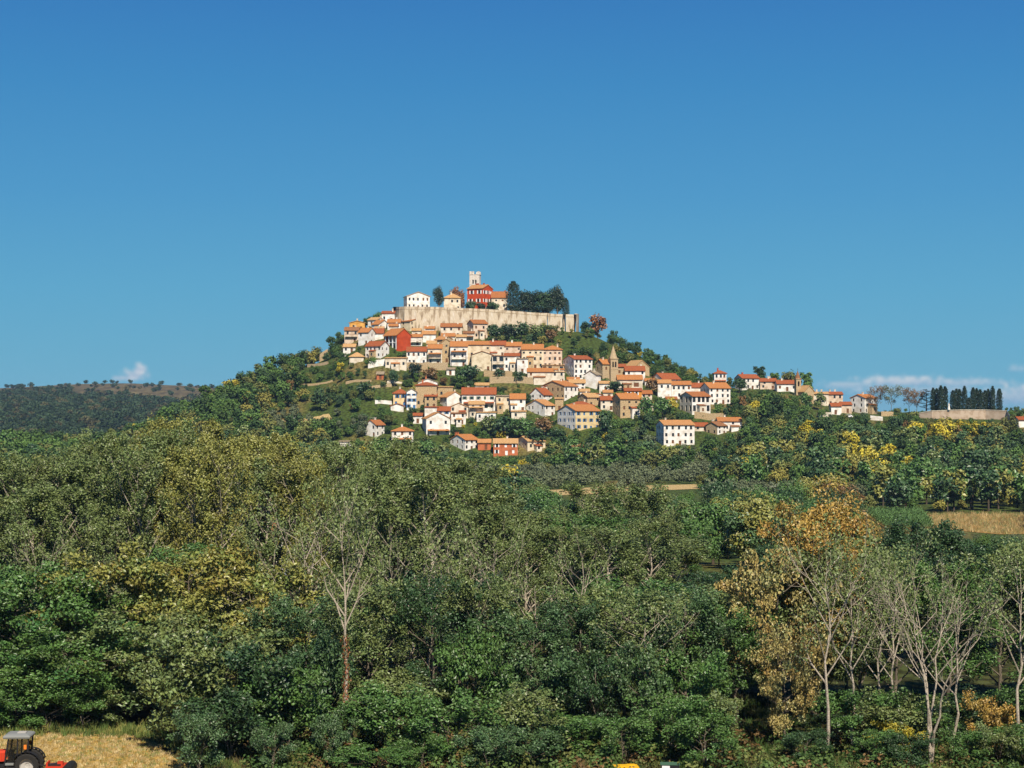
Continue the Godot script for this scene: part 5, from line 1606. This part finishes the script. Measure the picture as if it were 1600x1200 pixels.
	near_tree("shrub", shrub[0], 5.0, 1398, 1135, 104.6, 0.55, "leaf_yellow", "bark_grey", "bright yellow leaved shrub between the bare trunks", "", "shrub")
	near_tree("shrub", shrub[1], 5.0, 1545, 1105, 106.0, 0.5, "leaf_orange", "bark_grey", "rusty orange bush near the right edge", "", "shrub")

# ------------------------------------------------------------------ fields, machines, undergrowth
func tuft(blades: int, h: float, spread: float, sd: int) -> ArrayMesh:
	var r := RandomNumberGenerator.new()
	r.seed = sd
	var b := MB.new()
	for i in blades:
		var a := r.randf_range(0, TAU)
		var o := Vector3(cos(a), 0, sin(a)) * r.randf() * spread
		var lean := Vector3(r.randf_range(-1, 1), 0, r.randf_range(-1, 1)) * 0.5 * h
		var side := Vector3(cos(a + 1.3), 0, sin(a + 1.3)) * 0.018 * (1.0 + h)
		var v := r.randf_range(0.7, 1.3)
		b.col = Color(v, v, v)
		var tip := o + lean + Vector3.UP * h * r.randf_range(0.6, 1.1)
		b.tri(o - side, tip, o + side)
	return b.mesh(true)

func corn_plant() -> ArrayMesh:
	var b := MB.new()
	b.tube([Vector3.ZERO, Vector3(0.05, 2.3, 0)], [0.03, 0.015], 4)
	for k in 9:
		var a := k * 2.6
		var o := Vector3(cos(a), 0, sin(a))
		var y := 0.4 + k * 0.2
		b.leaf(Vector3(0, y, 0), (o + Vector3.UP * 0.8).normalized(), (Vector3.UP - o * 0.4).normalized(), 0.75, 0.16)
	return b.mesh(true)

func scatter(called: String, m: Mesh, poly: PackedVector2Array, count: int, s0: float, s1: float, cols: Array, mt: Material, label: String, lift := 0.0) -> void:
	var where := []
	var tint := []
	var lo := Vector2(1e9, 1e9)
	var hi := -lo
	for p in poly:
		lo = lo.min(p)
		hi = hi.max(p)
	var tries := 0
	while where.size() < count and tries < count * 8:
		tries += 1
		var p := Vector2(rnd(lo.x, hi.x), rnd(lo.y, hi.y))
		if not Geometry2D.is_point_in_polygon(p, poly):
			continue
		var s := rnd(s0, s1)
		where.append(Transform3D(Basis(Vector3.UP, rnd(0, TAU)).scaled(Vector3.ONE * s), Vector3(p.x, ground(p.x, p.y) + lift, -p.y)))
		var c: Array = cols[rng.randi_range(0, cols.size() - 1)]
		var v := rnd(0.75, 1.25)
		tint.append(Color(c[0] * v, c[1] * v, c[2] * v))
	mass(called, m, where, tint, label, self)
	if mt:
		var o: MultiMeshInstance3D = get_node(called)
		o.material_override = mt

func outline(pts: Array) -> PackedVector2Array:
	var poly := PackedVector2Array()
	for p in pts:
		var s := spot(p[0], p[1])
		poly.append(Vector2(s.x, -s.z))
	return poly

func build_front() -> void:
	# hay field in the lower left corner
	var hay := PackedVector2Array([Vector2(-70, 60), Vector2(-16, 60), Vector2(-17.5, 100), Vector2(-18.6, 103), Vector2(-20.2, 106.0), Vector2(-21.5, 109.0), Vector2(-24, 112.2), Vector2(-28.5, 112.8), Vector2(-36, 112.0), Vector2(-70, 111)])
	sheet_world("hay_field", hay, mats.hay, "mown tan hay field in the lower left corner", 0.02)
	var near_hay := PackedVector2Array([Vector2(-46, 96), Vector2(-17, 96), Vector2(-18.6, 103), Vector2(-20.2, 106.0), Vector2(-21.5, 109.0), Vector2(-24, 112.2), Vector2(-28.5, 112.8), Vector2(-46, 112.0)])
	scatter("hay_stubble", tuft(14, 0.13, 0.28, 1), near_hay, 5200, 0.7, 1.5, [[0.50, 0.38, 0.17], [0.42, 0.31, 0.13], [0.58, 0.46, 0.24], [0.24, 0.25, 0.08]], null, "dry stubble covering the mown field", 0.02)
	scatter("field_edge_grass", tuft(22, 0.55, 0.4, 2), PackedVector2Array([Vector2(-48, 111.2), Vector2(-28.5, 111.8), Vector2(-23.5, 111.4), Vector2(-20.8, 108.4), Vector2(-18.0, 102.5), Vector2(-15.5, 102), Vector2(-18, 110), Vector2(-23, 115.5), Vector2(-48, 115)]), 700, 0.5, 1.2, [[0.16, 0.20, 0.05], [0.30, 0.28, 0.08], [0.10, 0.16, 0.04]], null, "uncut grass along the field edge")
	scatter("undergrowth", tuft(30, 0.45, 0.5, 3), PackedVector2Array([Vector2(-16, 97), Vector2(46, 97), Vector2(52, 126), Vector2(-24, 126)]), 3600, 0.5, 1.5, [[0.06, 0.11, 0.025], [0.09, 0.12, 0.035], [0.05, 0.09, 0.02], [0.14, 0.12, 0.05]], null, "weeds and grass on the floor of the near wood")
	scatter("ground_cover", leaf_ball(0.9, 1.0, 130, 0.2, 811, 7, -0.15), PackedVector2Array([Vector2(-15, 98), Vector2(36, 98), Vector2(40, 112), Vector2(-17, 112)]), 620, 0.5, 1.3, [[0.05, 0.10, 0.025], [0.08, 0.13, 0.035], [0.12, 0.14, 0.04], [0.16, 0.10, 0.04]], null, "low leafy brambles covering the ground under the near trees")
	sheet_world("dirt_track", PackedVector2Array([Vector2(22.3, 99.0), Vector2(34, 99.5), Vector2(36, 104.6), Vector2(29, 104.0), Vector2(24, 102.4)]), mats.hay, "strip of tan bare ground under the right trunks", 0.03)
	# valley fields
	var dry := [[1442, 807], [1500, 803], [1600, 805], [1780, 808], [1780, 836], [1560, 836], [1470, 828]]
	sheet("dry_field", dry, mats.dry_field, "tan dry field at the right edge of the valley", 0.1)
	scatter("dry_stalks", tuft(10, 1.1, 0.6, 4), outline(dry), 2600, 0.7, 1.3, [[0.40, 0.29, 0.12], [0.32, 0.23, 0.09], [0.48, 0.37, 0.18], [0.16, 0.20, 0.07]], null, "dry tan stalks standing on the valley field")
	var corn := [[1352, 806], [1440, 807], [1458, 828], [1385, 828]]
	sheet("corn_field", corn, mats.dry_field, "field of green corn in the valley", 0.1)
	var rows := []
	var tint := []
	var cp := outline(corn)
	for i in 30:
		for k in 130:
			var p := Vector2(85.0 + k * 0.22 * 1.6, 415.0 + i * 1.7)
			if Geometry2D.is_point_in_polygon(p, cp):
				rows.append(Transform3D(Basis(Vector3.UP, rnd(0, TAU)).scaled(Vector3.ONE * rnd(0.85, 1.15)), Vector3(p.x + rnd(-0.1, 0.1), ground(p.x, p.y), -p.y)))
				tint.append(Color(0.10, 0.19, 0.06) * rnd(0.8, 1.25))
	mass("corn_plants", corn_plant(), rows, tint, "rows of green corn on the valley field", self)
	sheet("stubble_strip", [[770, 769], [870, 766], [930, 762], [1010, 759], [1095, 757], [1098, 764], [1000, 768], [900, 774], [770, 777]], mats.track, "pale bare strip of field below the town", 0.1)
	sheet("terrace_strip", [[1330, 795], [1365, 800], [1358, 806], [1320, 800]], mats.track, "pale terrace edge beside the corn", 0.1)
	sheet("hill_road", [[440, 657], [462, 656.5], [500, 652.5], [505, 648], [514, 648], [518, 654], [525, 661], [520, 664], [511, 657], [506, 655], [480, 659.5], [440, 660.5]], mats.track, "pale lane bending across the left slope", 0.15)
	car(462, 657, "car_white", "white car parked on the pale lane of the left slope", 0.2)
	car(1262, 670, "car_red", "red car on the lane under the small church", 0.5)
	car(1325, 653, "car_white", "white car parked below the big ridge house", 0.1)
	tractor()
	low_machines()

func car(px: float, py: float, paint: String, label: String, turn: float) -> void:
	var t := thing("parked_car", spot(px, py) + Vector3(0, 0.1, 0), turn, label, "car", "cars on the hill")
	var b := MB.new()
	var pr := [Vector2(-2.1, 0.3), Vector2(-2.1, 0.8), Vector2(-1.2, 0.95), Vector2(-0.6, 1.45), Vector2(0.9, 1.5), Vector2(1.6, 1.0), Vector2(2.1, 0.95), Vector2(2.1, 0.3)]
	for i in pr.size():
		var p: Vector2 = pr[i]
		var q: Vector2 = pr[(i + 1) % pr.size()]
		b.quad(Vector3(p.x, p.y, 0.85), Vector3(p.x, p.y, -0.85), Vector3(q.x, q.y, -0.85), Vector3(q.x, q.y, 0.85))
	for s in [-0.85, 0.85]:
		for i in range(1, pr.size() - 1):
			b.tri(Vector3(pr[0].x, pr[0].y, s), Vector3(pr[i].x, pr[i].y, s), Vector3(pr[i + 1].x, pr[i + 1].y, s))
	part("body", b.mesh(), mats[paint], t)
	for s in [-0.87, 0.87]:
		var w := part("side_window", unit_box, mats.glass, t)
		w.transform = Transform3D(Basis.from_scale(Vector3(1.6, 0.38, 0.04)), Vector3(0.15, 1.2, s))
		for x in [-1.3, 1.3]:
			var m := MB.new()
			m.lathe(Vector3(x, 0.32, s - 0.1), Vector3.BACK, [Vector2(0.01, 0.0), Vector2(0.32, 0.0), Vector2(0.32, 0.2), Vector2(0.01, 0.2)], 12)
			part("wheel", m.mesh(), mats.rubber, t)

func wheel(t: Node3D, c: Vector3, r: float, w: float) -> void:
	var m := MB.new()
	m.lathe(c - Vector3(0, 0, w * 0.5), Vector3.BACK, [Vector2(r * 0.56, 0.02), Vector2(r * 0.9, 0.0), Vector2(r, w * 0.2), Vector2(r, w * 0.8), Vector2(r * 0.9, w), Vector2(r * 0.56, w - 0.02)], 26)
	var n := int(r * 26)
	for k in n:
		var a := TAU * k / n
		for s in [-1.0, 1.0]:
			var dir := Vector3(cos(a + s * 0.06), sin(a + s * 0.06), 0)
			var tn := Vector3(-dir.y, dir.x, 0)
			m.box(c + dir * (r + 0.015) + Vector3(0, 0, s * w * 0.24), Vector3(0.05, 0.06, w * 0.46), Basis(dir, (tn + Vector3(0, 0, s * 0.5)).normalized(), dir.cross((tn + Vector3(0, 0, s * 0.5)).normalized())))
	var ty := part("wheel", m.mesh(), mats.rubber, t)
	var q := MB.new()
	q.lathe(c - Vector3(0, 0, w * 0.36), Vector3.BACK, [Vector2(0.01, w * 0.2), Vector2(r * 0.14, w * 0.2), Vector2(r * 0.2, w * 0.3), Vector2(r * 0.5, w * 0.34), Vector2(r * 0.57, w * 0.7), Vector2(r * 0.57, w * 0.02), Vector2(r * 0.01, w * 0.02)], 22)
	part("rim", q.mesh(), mats.rim_pale, ty)

# the tractor looks to the left; its rear axle is the origin
func tractor() -> void:
	var d := 100.6
	var x := (46.0 - 800.0) / PX * d
	var t := thing("tractor", Vector3(x, 0.03, -d), 0.06, "red tractor with black cab and grey roof at the lower left corner", "tractor")
	t.scale = Vector3.ONE * 0.92
	wheel(t, Vector3(0, 0.74, 0.72), 0.74, 0.40)
	wheel(t, Vector3(0, 0.74, -0.72), 0.74, 0.40)
	wheel(t, Vector3(-2.15, 0.5, 0.68), 0.5, 0.28)
	wheel(t, Vector3(-2.15, 0.5, -0.68), 0.5, 0.28)
	var ch := MB.new()
	ch.box(Vector3(-1.2, 0.72, 0), Vector3(2.9, 0.42, 0.5))
	ch.box(Vector3(0, 0.74, 0), Vector3(0.35, 0.35, 1.3))
	ch.box(Vector3(-2.15, 0.5, 0), Vector3(0.2, 0.2, 1.2))
	ch.box(Vector3(-0.85, 0.62, 0.55), Vector3(0.7, 0.08, 0.4))
	ch.box(Vector3(-0.85, 0.62, -0.55), Vector3(0.7, 0.08, 0.4))
	part("chassis", ch.mesh(), mats.tractor_black, t)
	# hood with chamfered edges
	var hb := MB.new()
	var sec := [Vector2(-0.42, 0.0), Vector2(-0.42, 0.52), Vector2(-0.32, 0.64), Vector2(0.32, 0.64), Vector2(0.42, 0.52), Vector2(0.42, 0.0)]
	for i in sec.size() - 1:
		var p: Vector2 = sec[i]
		var q: Vector2 = sec[i + 1]
		hb.quad(Vector3(-1.38, 0.95 + p.y, p.x), Vector3(-1.38, 0.95 + q.y, q.x), Vector3(-2.95, 0.88 + q.y * 0.9, q.x * 0.92), Vector3(-2.95, 0.88 + p.y * 0.9, p.x * 0.92))
	for i in range(1, sec.size() - 1):
		hb.tri(Vector3(-2.95, 0.88, sec[0].x * 0.92), Vector3(-2.95, 0.88 + sec[i].y * 0.9, sec[i].x * 0.92), Vector3(-2.95, 0.88 + sec[i + 1].y * 0.9, sec[i + 1].x * 0.92))
	part("hood", hb.mesh(), mats.tractor_red, t)
	var ex := MB.new()
	ex.tube([Vector3(-2.3, 1.4, 0.3), Vector3(-2.3, 2.2, 0.3)], [0.05, 0.045], 8)
	part("exhaust", ex.mesh(), mats.tractor_black, t)
	# cab
	for z in [-0.66, 0.66]:
		for q in [[-1.36, 0.75, -1.12, 2.36], [-0.62, 0.7, -0.58, 2.36], [0.02, 1.35, 0.06, 2.36]]:
			var p := MB.new()
			p.tube([Vector3(q[0], q[1], z), Vector3(q[2], q[3], z * 0.95)], [0.055, 0.05], 6)
			part("cab_post", p.mesh(), mats.tractor_black, t)
		var sill := MB.new()
		sill.box(Vector3(-1.0, 0.82, z), Vector3(0.72, 0.14, 0.06))
		part("door_sill", sill.mesh(), mats.tractor_grey, t)
		var pane := MB.new()
		pane.box(Vector3(-0.92, 1.62, z), Vector3(0.52, 1.3, 0.015))
		part("side_window", pane.mesh(), mats.clear, t)
		var pane2 := MB.new()
		pane2.box(Vector3(-0.28, 1.85, z), Vector3(0.52, 0.86, 0.015))
		part("side_window", pane2.mesh(), mats.clear, t)
		var fb := MB.new()
		for k in 9:
			var a0 := lerpf(0.25, 2.75, k / 9.0)
			var a1 := lerpf(0.25, 2.75, (k + 1) / 9.0)
			var i0 := 0.55 if z > 0.0 else -0.95
			var i1 := 0.95 if z > 0.0 else -0.55
			fb.quad(Vector3(cos(a0) * 0.84, 0.74 + sin(a0) * 0.84, i0), Vector3(cos(a0) * 0.84, 0.74 + sin(a0) * 0.84, i1), Vector3(cos(a1) * 0.84, 0.74 + sin(a1) * 0.84, i1), Vector3(cos(a1) * 0.84, 0.74 + sin(a1) * 0.84, i0))
		part("fender", fb.mesh(), mats.tractor_black, t)
		var lm := MB.new()
		lm.box(Vector3(-0.1, 1.86, z * 1.12), Vector3(0.16, 0.26, 0.1))
		part("tail_lamp", lm.mesh(), mats.lamp_orange, t)
	var wsm := MB.new()
	wsm.box(Vector3(-1.24, 1.72, 0), Vector3(0.02, 1.2, 1.22), Basis(Vector3.BACK, -0.14))
	part("windscreen", wsm.mesh(), mats.clear, t)
	var st := MB.new()
	st.box(Vector3(-1.2, 2.08, 0.5), Vector3(0.03, 0.22, 0.2), Basis(Vector3.BACK, -0.14))
	part("sticker", st.mesh(), mats.sticker, t)
	var seat := MB.new()
	seat.box(Vector3(-0.35, 1.2, 0), Vector3(0.5, 0.14, 0.5))
	seat.box(Vector3(-0.1, 1.5, 0), Vector3(0.12, 0.55, 0.48), Basis(Vector3.BACK, -0.15))
	part("seat", seat.mesh(), mats.tractor_black, t)
	var dash := MB.new()
	dash.box(Vector3(-1.1, 1.2, 0), Vector3(0.25, 0.7, 0.5))
	var bk := MB.new()
	bk.box(Vector3(-0.55, 0.98, 0), Vector3(1.2, 0.5, 1.1))
	part("cab_floor", bk.mesh(), mats.tractor_black, t)
	part("dashboard", dash.mesh(), mats.tractor_black, t)
	var sw := MB.new()
	for k in 14:
		var a := TAU * k / 14
		var c := TAU * (k + 1) / 14
		sw.tube([Vector3(-0.88 + cos(a) * 0.08, 1.55 + cos(a) * 0.12, sin(a) * 0.2), Vector3(-0.88 + cos(c) * 0.08, 1.55 + cos(c) * 0.12, sin(c) * 0.2)], [0.018, 0.018], 4)
	part("steering_wheel", sw.mesh(), mats.tractor_black, t)
	# roof with rounded rim
	var rf := MB.new()
	var lv := [[0.0, 0.0], [0.04, 0.10], [0.0, 0.17], [-0.14, 0.24], [-0.34, 0.28]]
	for i in lv.size() - 1:
		var a0: float = lv[i][0]
		var a1: float = lv[i + 1][0]
		var y0: float = 2.36 + lv[i][1]
		var y1: float = 2.36 + lv[i + 1][1]
		var c0 := [Vector3(-1.4 - a0, y0, 0.78 + a0), Vector3(0.16 + a0, y0, 0.78 + a0), Vector3(0.16 + a0, y0, -0.78 - a0), Vector3(-1.4 - a0, y0, -0.78 - a0)]
		var c1 := [Vector3(-1.4 - a1, y1, 0.78 + a1), Vector3(0.16 + a1, y1, 0.78 + a1), Vector3(0.16 + a1, y1, -0.78 - a1), Vector3(-1.4 - a1, y1, -0.78 - a1)]
		for k in 4:
			rf.quad(c0[k], c1[k], c1[(k + 1) % 4], c0[(k + 1) % 4])
	rf.quad(Vector3(-1.06, 2.64, 0.44), Vector3(-1.06, 2.64, -0.44), Vector3(-0.18, 2.64, -0.44), Vector3(-0.18, 2.64, 0.44))
	rf.quad(Vector3(-1.4, 2.36, -0.78), Vector3(-1.4, 2.36, 0.78), Vector3(0.16, 2.36, 0.78), Vector3(0.16, 2.36, -0.78))
	var roof := part("roof", rf.mesh(), mats.tractor_grey, t)
	var hatch := MB.new()
	hatch.box(Vector3(-0.4, 2.66, 0.1), Vector3(0.5, 0.05, 0.55))
	part("hatch", hatch.mesh(), mats.rim_pale, roof)
	for z in [-0.32, 0.32]:
		var arm := MB.new()
		arm.tube([Vector3(0.1, 0.6, z), Vector3(0.95, 0.5, z)], [0.05, 0.05], 6)
		arm.tube([Vector3(0.05, 1.1, z), Vector3(0.6, 0.55, z)], [0.03, 0.03], 6)
		part("hitch_arm", arm.mesh(), mats.tractor_black, t)
	# red mower behind it
	var mo := thing("mower", Vector3(x + 1.0, 0.0, -d), 0.06, "red mower with black roller hitched behind the tractor", "mower")
	var mb := MB.new()
	mb.box(Vector3(0.55, 0.42, 0), Vector3(1.2, 0.22, 1.7))
	mb.box(Vector3(0.55, 0.56, 0), Vector3(0.9, 0.1, 1.4))
	mb.box(Vector3(0.75, 0.7, 0.1), Vector3(0.3, 0.25, 0.3))
	mb.box(Vector3(0.05, 0.55, 0), Vector3(0.1, 0.5, 0.8))
	part("deck", mb.mesh(), mats.tractor_red, mo)
	var gb := MB.new()
	gb.box(Vector3(0.45, 0.66, 0.3), Vector3(0.7, 0.08, 0.1))
	gb.tube([Vector3(-0.1, 0.62, 0), Vector3(0.7, 0.72, 0)], [0.05, 0.05], 8)
	part("drive_shaft", gb.mesh(), mats.tractor_black, mo)
	var ro := MB.new()
	ro.lathe(Vector3(1.22, 0.4, -0.85), Vector3.BACK, [Vector2(0.01, 0), Vector2(0.3, 0.0), Vector2(0.3, 1.7), Vector2(0.01, 1.7)], 18)
	part("roller", ro.mesh(), mats.tractor_black, mo)
	var ds := MB.new()
	ds.box(Vector3(1.42, 0.16, 0.4), Vector3(0.12, 0.3, 0.9))
	part("skid", ds.mesh(), mats.tractor_red, mo)

func low_machines() -> void:
	var d := 100.0
	var t := thing("farm_trailer", Vector3((978.0 - 800.0) / PX * d, 0, -d), 0.1, "low yellow farm trailer cut by the bottom picture edge", "trailer")
	t.scale = Vector3.ONE * 0.88
	var b := MB.new()
	b.box(Vector3(0, 0.6, 0), Vector3(1.55, 0.34, 1.0))
	b.box(Vector3(-0.2, 0.8, 0.1), Vector3(0.8, 0.07, 0.7))
	b.box(Vector3(0.35, 0.8, -0.2), Vector3(0.5, 0.05, 0.4))
	part("box", b.mesh(), mats.machine_yellow, t)
	var fr := MB.new()
	fr.box(Vector3(0, 0.38, 0), Vector3(1.7, 0.1, 0.5))
	part("frame", fr.mesh(), mats.tractor_black, t)
	wheel(t, Vector3(-0.35, 0.3, 0.62), 0.3, 0.18)
	wheel(t, Vector3(-0.35, 0.3, -0.62), 0.3, 0.18)
	var k := thing("cart", Vector3((1047.0 - 800.0) / PX * d, 0, -d), -0.06, "dark box cart with white edged panel at the bottom picture edge", "cart")
	k.scale = Vector3.ONE * 0.86
	var kb := MB.new()
	kb.box(Vector3(0, 0.6, 0), Vector3(1.2, 0.62, 0.8))
	part("box", kb.mesh(), mats.tractor_black, k)
	var kl := MB.new()
	kl.box(Vector3(0, 0.93, 0), Vector3(1.26, 0.05, 0.86))
	part("lid", kl.mesh(), mats.shutter_green, k)
	var pn := MB.new()
	pn.box(Vector3(-0.28, 0.66, 0.41), Vector3(0.5, 0.4, 0.02))
	part("panel", pn.mesh(), mats.white_paint, k)
	wheel(k, Vector3(-0.3, 0.26, 0.5), 0.26, 0.14)
	wheel(k, Vector3(-0.3, 0.26, -0.5), 0.26, 0.14)
